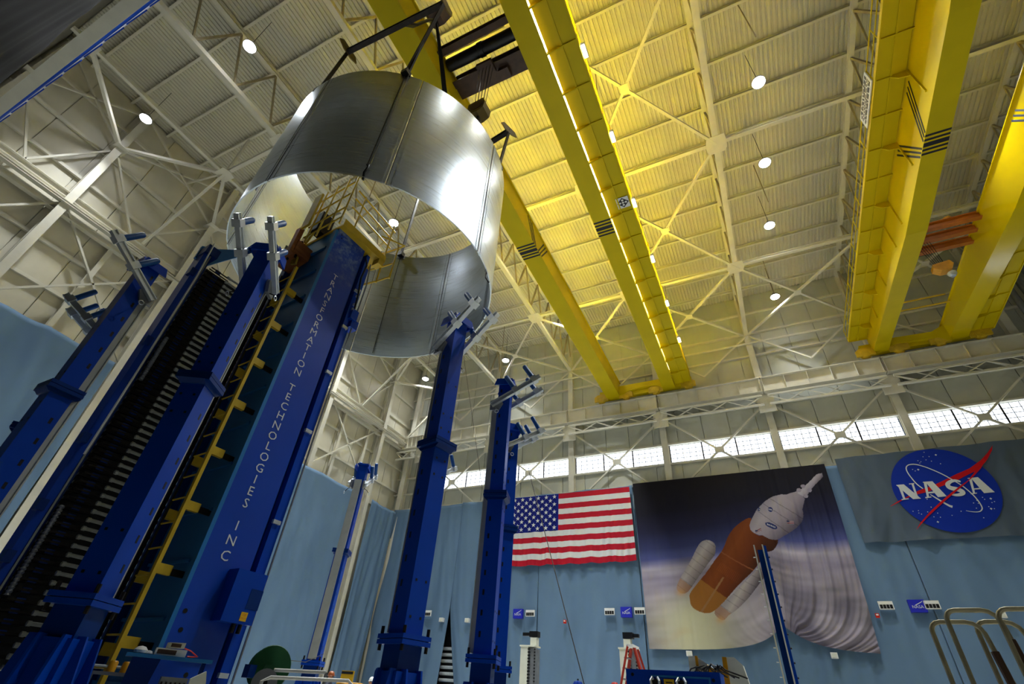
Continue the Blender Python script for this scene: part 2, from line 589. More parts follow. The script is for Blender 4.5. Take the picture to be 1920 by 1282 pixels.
# horizontal zigzag bracing of the edge bay at bottom-chord level and the edge chord
EX = -28.05
MB().bar((EX, YF, ZC), (EX, YB, ZC), .22, .22).build('edge_chord', 'steel', wl)
an = [-.45, 8.5, 15.9, 23.6, 31.3, 38.9]
for i, y in enumerate(LCOL):
    for ya in (an[i - 1] if i else None, an[i] if i < len(an) else None):
        if ya is not None:
            MB().bar((XL + .9, y, ZC), (EX, ya, ZC), .2, .2).build('edge_brace', 'steel', wl)
    MB().prism([(-.5, -.4), (.5, -.4), (.5, .4), (-.5, .4)], (XL + .9, y, ZC - .15), (1, 0, 0), (0, 1, 0), (0, 0, 1), .04).build('gusset_plate', 'steel', wl)
for ya in (8.5, 19.25, 30.3):
    MB().ibeam((EX, ya, ZC + .05), (-22.7, ya, ZC + .05), .24, .28).build('edge_strut', 'steel', wl)
for ya in an:
    MB().bar((EX, ya, ZC), (EX, ya, ZT), .16, .16).build('edge_post', 'steel', wl)
    MB().bar((EX, ya, ZC), (XL + .9, ya, 24.3), .16, .16).build('knee_brace', 'steel', wl)
    MB().bar((XL + .4, ya, 31.3), (EX, ya, ZC + .1), .12, .12).build('knee_brace', 'steel', wl)
    MB().prism([(-.45, -.45), (.45, -.45), (.6, 0), (.45, .45), (-.45, .45), (-.6, 0)], (EX, ya, ZC - .15), (1, 0, 0), (0, 1, 0), (0, 0, 1), .04).build('gusset_plate', 'steel', wl)

# ---- right wall and the near wall behind the camera
wr = structure('wall_right', (XR, 20, 0))
MB().box(XR + .05, XR + .3, YF - .3, YB + .3, 0, ZR + .3).build('wall_sheet', 'panel', wr)
for k in range(6):
    y = -3.5 + 7.74 * k
    MB().ibeam((XR - .5, y, 0), (XR - .5, y, 33.9), .45, .6, .05, up=(1, 0, 0)).build('wall_column', 'steel', wr)
for k in range(5):
    xx = 20.5 + k * .75
    MB().tube((xx, 39.0, 25.0), (xx, 39.0, 33.8), .22, 10).build('wall_pipe', 'duct', wr, smooth=True)
wf = structure('wall_front', (0, YF, 0))
MB().box(XL - .3, XR + .3, YF - .3, YF - .05, 0, ZR + .3).build('wall_sheet', 'panel_front', wf)
for k in range(24):
    xx = XL + k * 2.55
    MB().box(xx + .02, xx + 2.52, YF - .06, YF + .04, 16.0, 22.6).build('wall_panel', 'panel_front', wf)

# ================================================================== CURTAINS AND BANNERS
def grid_obj(name, P, m, parent=None, colors=None, flip=False):
    """P: array (ny, nx, 3)"""
    ny, nx = P.shape[:2]
    me = bpy.data.meshes.new(name)
    idx = np.arange(nx * ny).reshape(ny, nx)
    q = np.stack([idx[:-1, :-1], idx[:-1, 1:], idx[1:, 1:], idx[1:, :-1]], -1).reshape(-1, 4)
    if flip:
        q = q[:, ::-1]
    me.vertices.add(nx * ny)
    me.vertices.foreach_set('co', P.reshape(-1).astype(np.float32))
    me.loops.add(q.size)
    me.loops.foreach_set('vertex_index', q.reshape(-1).astype(np.int32))
    me.polygons.add(len(q))
    me.polygons.foreach_set('loop_start', np.arange(0, q.size, 4, dtype=np.int32))
    me.polygons.foreach_set('use_smooth', np.ones(len(q), dtype=bool))
    me.update()
    me.validate()
    if colors is not None:
        a = me.color_attributes.new('print', 'FLOAT_COLOR', 'POINT')
        a.data.foreach_set('color', colors.reshape(-1).astype(np.float32))
    for x in (m if isinstance(m, (list, tuple)) else [m]):
        me.materials.append(MATS[x])
    o = bpy.data.objects.new(name, me)
    C.objects.link(o)
    if parent is not None:
        o.parent = parent
        if parent.type == 'EMPTY':
            o.location = -parent.location
    return o
rng = np.random.RandomState(3)
def folds(s, z, seed, amp, k0=2.6, drift=0.25, lo=0.35):
    """soft hanging folds: s along the cloth, z height 0 bottom .. 1 top"""
    r = np.random.RandomState(seed)
    d = np.zeros_like(s)
    for i in range(9):
        k = k0 * (0.35 + 2.6 * r.rand())
        ph = r.rand() * 6.28
        dr = (r.rand() - .5) * drift * 8
        c = r.rand() * (s.max() - s.min()) + s.min()
        wdt = 1.0 + 3.5 * r.rand()
        env = 0.25 + np.exp(-((s - c - (1 - z) * (r.rand() - .5) * 3) / wdt) ** 2)
        d += env * np.sin(k * s + ph + dr * (1 - z) ** 1.4) * (r.rand() * .7 + .3) / (0.6 + k / k0)
    wr = np.sin(s * 3.1 * k0 + 5 * np.sin(z * 4 + s * .35) + seed) * .22 + np.sin(s * 1.3 * k0 - 9 * z + 2 * np.sin(s * .7) + seed) * .28
    return amp * (d * 1.5 + wr) * (lo + (1 - lo) * (1 - z) ** .7)
def curtain(label, seed, axis, fix, a, b, z0, z1, bot=None, amp=.07, open_at=1.0, m='curtain', k0=2.6, group='hanging wall curtains', per=12):
    """axis 'x': hangs in plane y=fix from x=a..b ; axis 'y': plane x=fix. bot=(a',b') shifts the hem ends"""
    nx = int(abs(b - a) * per) + 2
    ny = 60
    u, v = np.meshgrid(np.linspace(0, 1, nx), np.linspace(0, 1, ny))
    a2, b2 = bot if bot else (a, b)
    sh = np.clip((open_at - v) / open_at, 0, 1) ** 1.15
    s = a + (b - a) * u + sh * ((a2 - a) * (1 - u) + (b2 - b) * u)
    z = z0 + (z1 - z0) * v - .10 * np.sin(np.pi * ((u * abs(b - a) / 4.2) % 1)) * v
    d = folds(a + (b - a) * u, v, seed, amp, k0)
    P = np.stack([s, fix - d, z], -1) if axis == 'x' else np.stack([fix + d, s, z], -1)
    o = grid_obj('wall_curtain', P, m, flip=(axis == 'y'))
    sm = o.modifiers.new('cloth thickness', 'SOLIDIFY')
    sm.thickness = .012
    tag(o, label, 'curtain', group)
    return o
CZ = 16.5
curtain('grey-blue curtain in the far corner, next to the parted curtains', 1, 'x', 39.2, -33.0, -24.97, .1, CZ - .05, bot=(-33.2, -25.5), amp=.09, open_at=.46)
curtain('grey-blue curtain whose left hem swings open left of the flag', 2, 'x', 39.2, -24.98, -16.95, .1, CZ, bot=(-23.2, -16.95), amp=.09, open_at=.46)
curtain('grey-blue curtain hanging under the flag', 3, 'x', 39.17, -16.93, -8.75, .1, CZ, amp=.12, k0=2.2)
curtain('grey-blue curtain behind the rocket poster', 4, 'x', 39.24, -8.73, 8.08, .1, CZ, amp=.05)
curtain('grey-blue curtain under the grey logo banner, right of the seam', 5, 'x', 39.2, 8.1, 26.5, .1, CZ, amp=.1, k0=1.4)
curtain('grey-blue curtain at the left edge, left of the cream wall column', 6, 'y', -32.75, -1.0, 11.0, .1, 16.2, amp=.16, k0=1.7)
curtain('long grey-blue curtain on the left wall, behind the lettered tower', 16, 'y', -32.75, 11.9, 33.4, .1, 16.2, amp=.16, k0=1.7)
curtain('narrow pleated curtain on the left wall beside the corner', 7, 'y', -32.75, 35.35, 39.1, .1, 16.2, bot=(35.2, 38.3), amp=.12, k0=3.4)
# black sheeting on the near wall
curtain('glossy black plastic sheeting hung close to the camera, upper left corner', 8, 'x', -.8, -33.8, 20.0, .1, 16.1, amp=.05, m='curtain_dark', k0=1.6, group='near wall sheeting', per=5)

# ---- flag
FX0, FX1, FZ0, FZ1 = -19.65, -8.95, 10.55, 16.27
nst, nx = 13, 150
ny = 13 * 6 + 1
u, v = np.meshgrid(np.linspace(0, 1, nx), np.linspace(0, 1, ny))
X = FX0 + (FX1 - FX0) * u + .12 * (1 - v) * (2 * u - 1)
Zg = FZ0 + (FZ1 - FZ0) * v + .04 * np.sin(u * 40) * (1 - v) ** 3
fd = folds(X, v, 21, .045, 5.5, lo=.05) + .03 * np.sin(X * 7 + v * 5) * (1 - v) ** 2
P = np.stack([X, 38.92 - fd, Zg], -1)
flag = grid_obj('flag', P, ['flag_white', 'flag_red', 'flag_blue'])
tag(flag, 'large American flag hung on the grey curtain', 'flag')
mi = []
for j in range(ny - 1):
    st = 12 - j // 6
    for i in range(nx - 1):
        uu = (i + .5) / (nx - 1)
        mi.append(2 if (uu < .425 and st < 7) else (1 if st % 2 == 0 else 0))
flag.data.polygons.foreach_set('material_index', mi)
star = [(math.sin(k * math.pi / 5) * (1 if k % 2 == 0 else .4), math.cos(k * math.pi / 5) * (1 if k % 2 == 0 else .4)) for k in range(10)]
stp = None
cw, ch = (FX1 - FX0) * .425, (FZ1 - FZ0) * 7 / 13
for r_ in range(9):
    n_ = 6 if r_ % 2 == 0 else 5
    for c_ in range(n_):
        sx = FX0 + cw * ((c_ + .5) / 6 if n_ == 6 else (c_ + 1) / 6)
        sz = FZ1 - ch * (r_ + .75) / 9.5
        if stp is None:
            stp = MB().prism([(a * .2, b * .2) for a, b in star], (0, 0, 0), (1, 0, 0), (0, 0, 1), (0, -1, 0), .01).build('star', 'flag_white', flag)
            stp.location = (sx, 38.84, sz)
        else:
            inst(stp, (sx, 38.84, sz), flag)

# ---- rocket poster, printed cloth with gathered folds
PX0, PX1, PZ1 = -8.5, 4.98, 16.5
nx, ny = 420, 370
u, v = np.meshgrid(np.linspace(0, 1, nx), np.linspace(0, 1, ny))
X0 = PX0 + (PX1 - PX0) * u
hem = 4.95 + 1.46 * np.exp(-np.abs(X0 - .06) / 1.5)
Zp = hem + (PZ1 - hem) * v
X = X0 + .15 * (2 * u - 1) * v - (1 - v) ** 2 * .25 * (u > .5) * (u - .5) * 2
def smooth(e0, e1, x):
    t = np.clip((x - e0) / (e1 - e0), 0, 1)
    return t * t * (3 - 2 * t)
def poly_in(poly, X, Z):
    ins = np.zeros(X.shape, bool)
    n = len(poly)
    for i in range(n):
        x1, z1 = poly[i]
        x2, z2 = poly[(i + 1) % n]
        c = ((z1 > Z) != (z2 > Z)) & (X < (x2 - x1) * (Z - z1) / (z2 - z1 + 1e-9) + x1)
        ins ^= c
    return ins
def nz2(X, Z, seed, sc):
    r = np.random.RandomState(seed)
    d = np.zeros_like(X)
    for i in range(10):
        a = r.rand() * 6.28
        k = sc * (0.5 + 2.5 * r.rand())
        d += np.sin(k * (X * np.cos(a) + Z * np.sin(a)) + r.rand() * 6.28 + .8 * np.sin(k * .6 * (Z * np.cos(a) - X * np.sin(a)))) / (1 + .5 * i)
    return d / 3
def L3(h):
    return np.array(lin(h))
col = np.zeros(X.shape + (3,))
ZC_ = 4.95 + (PZ1 - 4.95) * v          # print coordinates
XC_ = X0
stops = [(4.9, '9a8f9c'), (6.5, 'a9a0ac'), (8.6, 'a99fab'), (10.0, '9b92a6'), (10.6, 'b7aebd'), (10.95, '8d8aae'), (11.3, '565c98'), (12.0, '39406f'), (13.2, '242445'), (14.6, '191728'), (16.8, '171319')]
zs = [s_[0] for s_ in stops]
cs = np.array([L3(s_[1]) for s_ in stops])
for k in range(3):
    col[..., k] = np.interp(ZC_ + .06 * (4.9 - XC_) * 0.9 + .1 * nz2(XC_, ZC_, 5, .5), zs, cs[:, k])
below = smooth(11.0, 10.3, ZC_)
cl = nz2(XC_ * .7, ZC_ * 1.6, 9, 1.1)
cl2 = nz2(XC_ * .5, ZC_ * 2.6, 77, 2.3)
col = col * (1 + ((.4 * cl + .22 * cl2) * below)[..., None])
# sea showing violet-grey between the clouds, lower right
sea = smooth(9.0, 7.6, ZC_) * smooth(-1.5, 1.0, XC_) * smooth(-.1, .5, nz2(XC_, ZC_, 14, .9))
col = col * (1 - .55 * sea[..., None]) + L3('565069') * (.55 * sea[..., None])
# exhaust glow of the engines, lower left
gl = np.exp(-(((XC_ + 5.6) * .9 + (ZC_ - 7.1) * .15) / 2.3) ** 2) * smooth(9.2, 6.6, ZC_ - .18 * (XC_ + 5.6))
gl = np.clip(gl * 1.05, 0, 1)
col = col * (1 - gl[..., None]) + L3('d8d4b0') * gl[..., None]
org = smooth(.15, .9, nz2(XC_, ZC_, 31, 1.4)) * smooth(7.0, 5.3, ZC_) * smooth(-2.8, -5.0, XC_)
col = col * (1 - .6 * org[..., None]) + L3('c99a45') * (.6 * org[..., None])
core = [(-0.46, 12.78), (-1.3, 12.56), (-2.06, 11.94), (-2.66, 11.0), (-3.25, 10.39), (-4.1, 9.48), (-5.23, 8.39), (-5.41, 7.89), (-5.28, 7.4), (-4.71, 7.07), (-4.1, 7.07), (-3.3, 7.58), (-2.11, 8.53), (-0.99, 9.19), (-0.05, 9.86), (0.55, 10.34), (0.94, 11.14), (0.45, 11.16), (-0.12, 11.29), (-0.51, 11.85)]
stage = [(0.06, 13.24), (0.82, 14.09), (1.64, 14.48), (2.34, 14.41), (2.75, 14.03), (2.87, 13.35), (2.75, 12.71), (2.25, 12.11), (1.55, 11.62), (0.84, 11.14), (0.24, 11.12), (-0.45, 11.63), (-0.62, 12.29)]
cone = [(1.95, 14.42), (2.91, 14.72), (3.2, 14.1), (2.84, 13.3)]
las = [(2.84, 14.57), (3.53, 15.1), (4.35, 15.8), (4.69, 15.85), (4.67, 15.58), (3.88, 14.89), (3.23, 14.16)]
srb1 = [(-4.34, 11.3), (-3.95, 11.66), (-3.5, 11.69), (-3.13, 11.34), (-3.25, 10.7), (-3.64, 10.3), (-4.68, 9.19), (-5.44, 8.39), (-5.89, 8.3), (-6.17, 8.61), (-5.87, 9.22), (-4.91, 10.45)]
srb2 = [(0.0, 9.26), (-0.04, 8.68), (-0.81, 8.22), (-1.73, 7.57), (-2.62, 7.02), (-3.05, 6.83), (-3.49, 6.55), (-3.92, 6.92), (-3.75, 7.3), (-2.85, 7.87), (-1.7, 8.62), (-0.69, 9.18)]
ax_ = np.array([0.66, 0.75])
ax_ = ax_ / np.linalg.norm(ax_)
pr = np.array([ax_[1], -ax_[0]])
def rnd(p):
    p = [np.array(q) for q in p]
    o_ = []
    n = len(p)
    for i in range(n):
        a, b, c, e = p[i - 1], p[i], p[(i + 1) % n], p[(i + 2) % n]
        for t in (0, .25, .5, .75):
            o_.append(tuple(.5 * (2 * b + (c - a) * t + (2 * a - 5 * b + 4 * c - e) * t * t + (3 * b - a - 3 * c + e) * t ** 3)))
    return o_
core, stage, srb1, srb2 = rnd(core), rnd(stage), rnd(srb1), rnd(srb2)
def axial(cx, cz):
    return (XC_ - cx) * ax_[0] + (ZC_ - cz) * ax_[1], (XC_ - cx) * pr[0] + (ZC_ - cz) * pr[1]
def fill(mask, c):
    col[mask] = c[mask] if c.ndim == 3 else c
def ramp(t, pts):
    xs = [p[0] for p in pts]
    cc = np.array([L3(p[1]) for p in pts])
    return np.stack([np.interp(t, xs, cc[:, k]) for k in range(3)], -1)
# boosters
for pl, (cx, cz), wd in ((srb2, (-2.0, 7.9), .62), (srb1, (-4.6, 10.0), .72)):
    al, pp = axial(cx, cz)
    c = ramp(pp / wd, [(-1, 'a39ca2'), (-.3, 'c4b8b6'), (.3, '9a8e90'), (1, '5a5058')])
    c = np.where((np.abs((al * 1.9) % 1 - .5) < .05)[..., None], c * .72, c)
    c = np.where((al < -1.35)[..., None], c * .45 + L3('a86a2a') * .55, c)
    fill(poly_in(pl, XC_, ZC_), c)
# core stage
al, pp = axial(-2.2, 9.8)
c = ramp(pp / 1.45, [(-1, '7a3c18'), (-.4, '8d481c'), (.2, '7a3a18'), (.8, '54280f'), (1.2, '3a1a0c')])
c = np.where(((al < -2.0))[..., None], c * .55 + L3('c08a3a') * .45, c)
c = np.where((np.abs(al - .35) < .035)[..., None], L3('9a5a34'), c)
c = np.where((np.abs(pp + .15) < .06)[..., None] & (al < -1.0)[..., None], L3('a5764c'), c)
c = np.where(((np.abs(al + .55) < .3) & ((pp * 9) % 1 < .4) & (np.abs(pp) < .8))[..., None], c * 1.25, c)
fill(poly_in(core, XC_, ZC_), c)
# upper stage, cone and escape tower
al, pp = axial(1.2, 12.9)
c = ramp(pp / 1.2, [(-1, '9b93a2'), (-.4, 'b9aeb8'), (.2, 'ab9fab'), (.8, '776d7c'), (1.2, '4e4656')])
for q in (-.55, .25, .9):
    c = np.where((np.abs(al - q) < .025)[..., None], c * .55, c)
fill(poly_in(stage, XC_, ZC_), c)
fill(poly_in(cone, XC_, ZC_), c * .95)
al2, pp2 = axial(3.8, 15.0)
fill(poly_in(las, XC_, ZC_), ramp(pp2 / .25, [(-1, 'c4bcc6'), (0, 'b2a8b4'), (1, '6d6474')]))
for (cx, cz) in ((3.31, 15.01), (2.99, 14.75), (3.62, 14.69), (3.3, 14.3)):
    fill((XC_ - cx) ** 2 + (ZC_ - cz) ** 2 < .02, L3('a79dac'))
for (cx, cz, a_, b_) in ((.73, 12.13, .36, .2), (.92, 13.38, .14, .19), (.2, 13.3, .08, .14)):
    dx, dz = XC_ - cx, ZC_ - cz
    e = (dx * .96 - dz * .28) ** 2 / a_ ** 2 + (dx * .28 + dz * .96) ** 2 / b_ ** 2
    fill(e < 1, L3('1c2f6e'))
    fill((e < .55) & (np.abs(dx * .28 + dz * .96) < b_ * .3) & ((dx * 9) % 1 < .65), L3('c9c6d0'))
for (cx, cz) in ((1.95, 12.47), (-.14, 11.65)):
    dx, dz = XC_ - cx, ZC_ - cz
    q = (np.abs(dx) < .2) & (np.abs(dz + dx * .1) < .11)
    fill(q, L3('b8a8ae'))
    fill(q & ((dz * 22) % 1 < .5), L3('8a3a44'))
    fill(q & (dx < -.04) & (dz > 0), L3('2c3460'))
# white plume edges of the boosters
for (cx, cz) in ((-5.95, 8.35), (-3.65, 6.6)):
    e = np.exp(-(((XC_ - cx) / .3) ** 2 + ((ZC_ - cz) / .22) ** 2))
    col = col * (1 - .6 * e[..., None]) + L3('d8a25a') * (.6 * e[..., None])
col = np.clip(col * .8, 0, 1)
# cloth relief
gx, gz = X0 - .06, Zp - 5.6
hh = Zp - hem
bend = 2.6 * np.exp(-hh / 1.15) * smooth(.0, 1.0, X0) - 1.3 * np.exp(-hh / .9) * smooth(0.2, -1.0, X0) * smooth(-5.0, -2.0, X0)
xt = X0 + bend
rgt = smooth(-.4, 1.4, xt)
ple = .05 * np.sin(xt * 6.3 + .4 * np.sin(Zp * .5)) + .045 * np.sin(xt * 10.7 + 1.0 + .5 * np.sin(Zp * .8)) + .03 * np.sin(xt * 17.9 + 2.1) + .04 * np.sin(xt * 3.7 + .7)
d = .85 * ple * (.16 + .84 * rgt) * (.25 + .75 * smooth(1.0, .45, v)) + .14 * np.exp(-(gx / .9) ** 2 - (gz / 1.2) ** 2)
P = np.stack([X, 38.98 - d - .02, Zp], -1)
poster = grid_obj('poster_banner', P, 'poster_print', colors=np.concatenate([col, np.ones(col.shape[:2] + (1,))], -1))
tag(poster, 'huge cloth poster of an orange and white rocket climbing over clouds', 'poster')

# ---- grey banner with the round blue logo
nx, ny = 150, 60
u, v = np.meshgrid(np.linspace(0, 1, nx), np.linspace(0, 1, ny))
X = 5.85 + (26.0 - 5.85) * u
Zb = 11.05 + (16.82 - 11.05) * v - .05 * np.sin(X * 1.3) ** 2 * v
edge = 1 - np.exp(-((X - 11.2) / 3.4) ** 6 - ((Zb - 14.05) / 3.2) ** 6)
P = np.stack([X, 39.0 - folds(X, v, 41, .10, 3.0) * edge - .04 * edge, Zb], -1)
banner = grid_obj('logo_banner', P, 'banner')
tag(banner, 'grey cloth banner with a round blue space agency logo', 'banner')
LY = 38.93
def flat(name, poly, m, dy):
    return MB().prism(poly, (0, LY - dy, 0), (1, 0, 0), (0, 0, 1), (0, 1, 0), .006).build(name, m, banner)
def ribbon(name, pts, wd, m, dy):
    pts = [np.array(p) for p in pts]
    # catmull resample
    out = []
    for i in range(len(pts) - 1):
        p0, p1, p2, p3 = pts[max(i - 1, 0)], pts[i], pts[i + 1], pts[min(i + 2, len(pts) - 1)]
        for t in np.linspace(0, 1, 6, endpoint=False):
            out.append(.5 * (2 * p1 + (p2 - p0) * t + (2 * p0 - 5 * p1 + 4 * p2 - p3) * t * t + (3 * p1 - p0 - 3 * p2 + p3) * t ** 3))
    out.append(pts[-1])
    n = len(out)
    vs, fs = [], []
    for i, p in enumerate(out):
        d_ = out[min(i + 1, n - 1)] - out[max(i - 1, 0)]
        d_ = d_ / (np.linalg.norm(d_) + 1e-9)
        nn = np.array([-d_[1], d_[0]])
        ww = wd(i / (n - 1)) / 2
        for s_ in (1, -1):
            q = p + nn * ww * s_
            vs.append((q[0], LY - dy, q[1]))
        if i:
            fs.append((2 * i - 2, 2 * i - 1, 2 * i + 1, 2 * i))
    return MB().add(vs, fs).build(name, m, banner)
cir = [(11.13 + 2.68 * math.cos(k * math.pi / 36), 14.05 + 2.7 * math.sin(k * math.pi / 36)) for k in range(72)]
flat('logo_disc', cir, 'logo_blue', 0)
ribbon('logo_orbit', [(10.05, 14.16), (9.85, 14.48), (9.73, 14.85), (9.64, 15.28), (9.66, 15.59), (9.79, 15.76), (10.0, 15.82), (10.27, 15.78), (10.62, 15.6), (11.0, 15.32), (11.42, 14.94), (11.8, 14.5), (12.1, 14.1), (12.35, 13.59), (12.47, 13.16), (12.5, 12.83), (12.46, 12.65), (12.32, 12.52), (12.13, 12.49), (11.89, 12.53), (11.66, 12.61)], lambda t: .06 * (1 - .6 * max(0, t - .8) / .2), 'logo_white', .03)
ribbon('logo_orbit', [(10.3, 13.76), (10.49, 13.53), (10.76, 13.21), (10.98, 12.98), (11.11, 12.9)], lambda t: .05 + .1 * t, 'logo_white', .012)
flat('logo_vector', [(7.97, 13.21), (8.42, 13.45), (9.15, 13.77), (9.78, 14.06), (10.72, 14.34), (11.27, 14.56), (12.02, 14.88), (12.88, 15.2), (13.65, 15.67), (14.17, 16.11), (14.59, 16.55), (14.44, 16.23), (13.93, 15.63), (13.39, 15.14), (12.97, 14.94), (12.51, 14.75), (11.85, 14.45), (11.15, 14.25), (10.25, 13.94), (9.65, 13.83), (8.93, 13.62), (8.4, 13.37), (7.98, 13.19)], 'logo_red', .018)
m_ = MB()
for poly in ([(8.73, 14.54), (9.16, 14.54), (9.73, 13.54), (9.31, 13.54)], [(8.83, 14.53), (8.98, 14.52), (8.92, 13.6), (8.8, 13.58)], [(8.7, 13.53), (8.7, 13.6), (9.09, 13.62), (9.09, 13.56)], [(9.57, 14.51), (9.68, 14.53), (9.61, 13.56), (9.49, 13.55)], [(9.44, 14.5), (9.45, 14.56), (9.73, 14.56), (9.72, 14.5)]):
    m_.prism(poly, (0, LY - .03 - .0015 * (len(m_.v) // 8), 0), (1, 0, 0), (0, 0, 1), (0, 1, 0), .001)
m_.build('logo_letter_n', 'logo_white', banner)
m_ = MB()
for poly in ([(10.34, 14.57), (10.71, 14.58), (11.07, 13.56), (10.62, 13.55)], [(10.24, 14.56), (10.4, 14.57), (10.17, 13.58), (10.06, 13.58)], [(9.96, 13.54), (9.98, 13.61), (10.29, 13.62), (10.28, 13.56)], [(10.15, 13.82), (10.17, 13.92), (10.84, 13.92), (10.88, 13.83)], [(10.2, 14.54), (10.21, 14.59), (10.71, 14.58), (10.71, 14.53)]):
    m_.prism(poly, (0, LY - .03 - .0015 * (len(m_.v) // 8), 0), (1, 0, 0), (0, 0, 1), (0, 1, 0), .001)
m_.build('logo_letter_a', 'logo_white', banner)
ribbon('logo_letter_s', [(12.1, 14.4), (11.88, 14.5), (11.59, 14.45), (11.4, 14.3), (11.4, 14.13), (11.52, 14.03), (11.76, 13.93), (11.93, 13.8), (11.93, 13.68), (11.75, 13.6), (11.51, 13.6), (11.3, 13.68)], lambda t: .1 + .17 * math.sin(math.pi * t), 'logo_white', .036)
m_ = MB()
for poly in ([(12.69, 14.57), (13.05, 14.59), (13.46, 13.59), (12.94, 13.58)], [(12.58, 14.55), (12.72, 14.56), (12.51, 13.6), (12.41, 13.59)], [(12.29, 13.57), (12.3, 13.63), (12.61, 13.64), (12.6, 13.59)], [(12.5, 13.84), (12.52, 13.91), (13.08, 13.93), (13.15, 13.83)], [(12.51, 14.55), (12.53, 14.59), (13.05, 14.59), (13.04, 14.54)]):
    m_.prism(poly, (0, LY - .03 - .0015 * (len(m_.v) // 8), 0), (1, 0, 0), (0, 0, 1), (0, 1, 0), .001)
m_.build('logo_letter_a', 'logo_white', banner)
flat('logo_vector', [(8.78, 11.63), (9.17, 12.07), (9.86, 12.67), (10.61, 13.23), (11.35, 13.74), (12.01, 14.16), (12.51, 14.45), (13.12, 15.03), (13.51, 15.33), (13.73, 15.51), (13.43, 15.14), (12.86, 14.66), (12.32, 14.27), (11.7, 13.85), (10.96, 13.34), (10.21, 12.79), (9.63, 12.36), (9.12, 11.93)], 'logo_red', .05)
sp = None
big = {3, 11, 22, 28, 36}
for i, (sx, sz) in enumerate([(11.0, 16.56), (10.83, 16.26), (11.15, 16.23), (11.54, 16.3), (10.91, 16.03), (11.16, 15.91), (10.47, 16.03), (10.6, 15.94), (10.51, 15.86), (11.56, 15.68), (9.98, 15.48), (10.27, 15.43), (10.08, 15.36), (10.05, 12.97), (9.04, 12.79), (9.33, 12.81), (9.3, 12.66), (9.41, 12.58), (9.77, 12.69), (10.24, 12.58), (9.97, 12.37), (10.28, 12.32), (10.05, 12.05), (10.89, 12.39), (11.42, 12.6), (12.33, 12.13), (12.77, 13.34), (12.82, 13.21), (13.12, 13.23), (13.22, 13.04), (13.08, 12.99), (12.43, 13.18), (12.21, 13.04), (12.43, 13.0), (12.22, 12.72), (12.83, 12.76), (12.89, 12.63), (13.04, 12.62), (10.03, 13.48)]):
    if sp is None:
        s4 = [(math.sin(k * math.pi / 4) * (1 if k % 2 == 0 else .55) * .035, math.cos(k * math.pi / 4) * (1 if k % 2 == 0 else .55) * .035) for k in range(8)]
        sp = MB().prism(s4, (0, 0, 0), (1, 0, 0), (0, 0, 1), (0, 1, 0), .004).build('logo_star', 'logo_white', banner)
        o = sp
    else:
        o = inst(sp, (0, 0, 0), banner)
    o.location = (sx, LY - .012, sz)
    if i in big:
        o.scale = (2.0, 1, 2.0)

# ---- small vents and signs pinned to the curtain
def vent(x, z, label):
    t = thing('wall_vent', (x, 38.910, z - .2), label, 'vent', 'white louvred vents on the curtain')
    MB().box(x - .37, x + .37, 38.860, 38.980, z - .22, z + .22).build('vent_frame', 'white', t)
    for k in range(4):
        MB().box(x - .32 + k * .165, x - .32 + k * .165 + .14, 38.845, 38.870, z - .17, z + .04).build('vent_slot', 'black', t)
for x, z, l in ((-26.95, 7.13, 'white vent box left of the parted curtain'), (-19.64, 7.15, 'white vent box below the flag, left of the small blue sign'), (-17.41, 7.11, 'white vent box below the flag, right of the small blue sign'), (-11.12, 7.2, 'white vent box below the right end of the flag, left of its blue sign'), (-8.93, 7.23, 'white vent box close to the left edge of the rocket poster'), (5.8, 7.46, 'white vent box just right of the rocket poster'), (8.04, 7.47, 'white vent box touching the right side of a blue sign under the grey banner')):
    vent(x, z, l)
def sign(x, z, label):
    t = thing('small_sign', (x, 38.860, z - .3), label, 'sign', 'small blue signs on the curtain')
    MB().box(x - .4, x + .4, 38.860, 39.1, z - .33, z + .33).build('sign_board', 'sign_blue', t)
    m2 = MB()
    put_text(m2, 'NASA', .22, (x, 38.850, z - .06), (1, 0, 0), (0, 0, 1))
    m2.build('sign_lettering', 'logo_white', t)
    MB().prism([(-.1, .0), (.28, .2), (.3, .26), (.22, .2), (-.1, .05)], (x, 38.850, z), (1, 0, 0), (0, 0, 1), (0, 1, 0), .004).build('sign_swoosh', 'logo_white', t)
for x, z, l in ((-27.99, 7.09, 'small blue sign partly behind a blue post, far left of the flag'), (-18.46, 7.08, 'small blue sign between two white vents below the flag'), (-9.9, 7.16, 'small blue sign between two white vents beside the rocket poster'), (7.33, 7.42, 'small blue sign under the grey logo banner')):
    sign(x, z, l)
for x, z, l in ((-25.47, 6.65, 'small white box left of the open curtain slit'), (-23.0, 6.62, 'small white box right of the open curtain slit'), (-5.92, 4.75, 'small white box under the lower left of the rocket poster'), (2.36, 4.85, 'small white box under the lower right of the rocket poster'), (10.99, 6.95, 'small white box beside the bent pipe rails')):
    t = thing('junction_box', (x, 38.860, z - .15), l, 'box', 'white boxes on the curtain')
    MB().box(x - .18, x + .18, 38.840, 39.110, z - .15, z + .15).build('box_body', 'white', t)
    MB().box(x - .12, x + .12, 38.825, 38.845, z - .1, z + .1).build('box_cover', 'cream', t)
for x, z, l in ((-14.59, 6.57, 'tiny red alarm on the curtain below the flag'), (5.2, 6.95, 'tiny red alarm right of the rocket poster')):
    t = thing('fire_alarm', (x, 38.960, z - .1), l, 'alarm', 'red wall alarms')
    MB().box(x - .1, x + .1, 38.910, 39.060, z - .13, z + .1).build('alarm_body', 'red', t)
    MB().box(x - .06, x + .06, 38.880, 38.920, z - .02, z + .06).build('alarm_strobe', 'white', t)

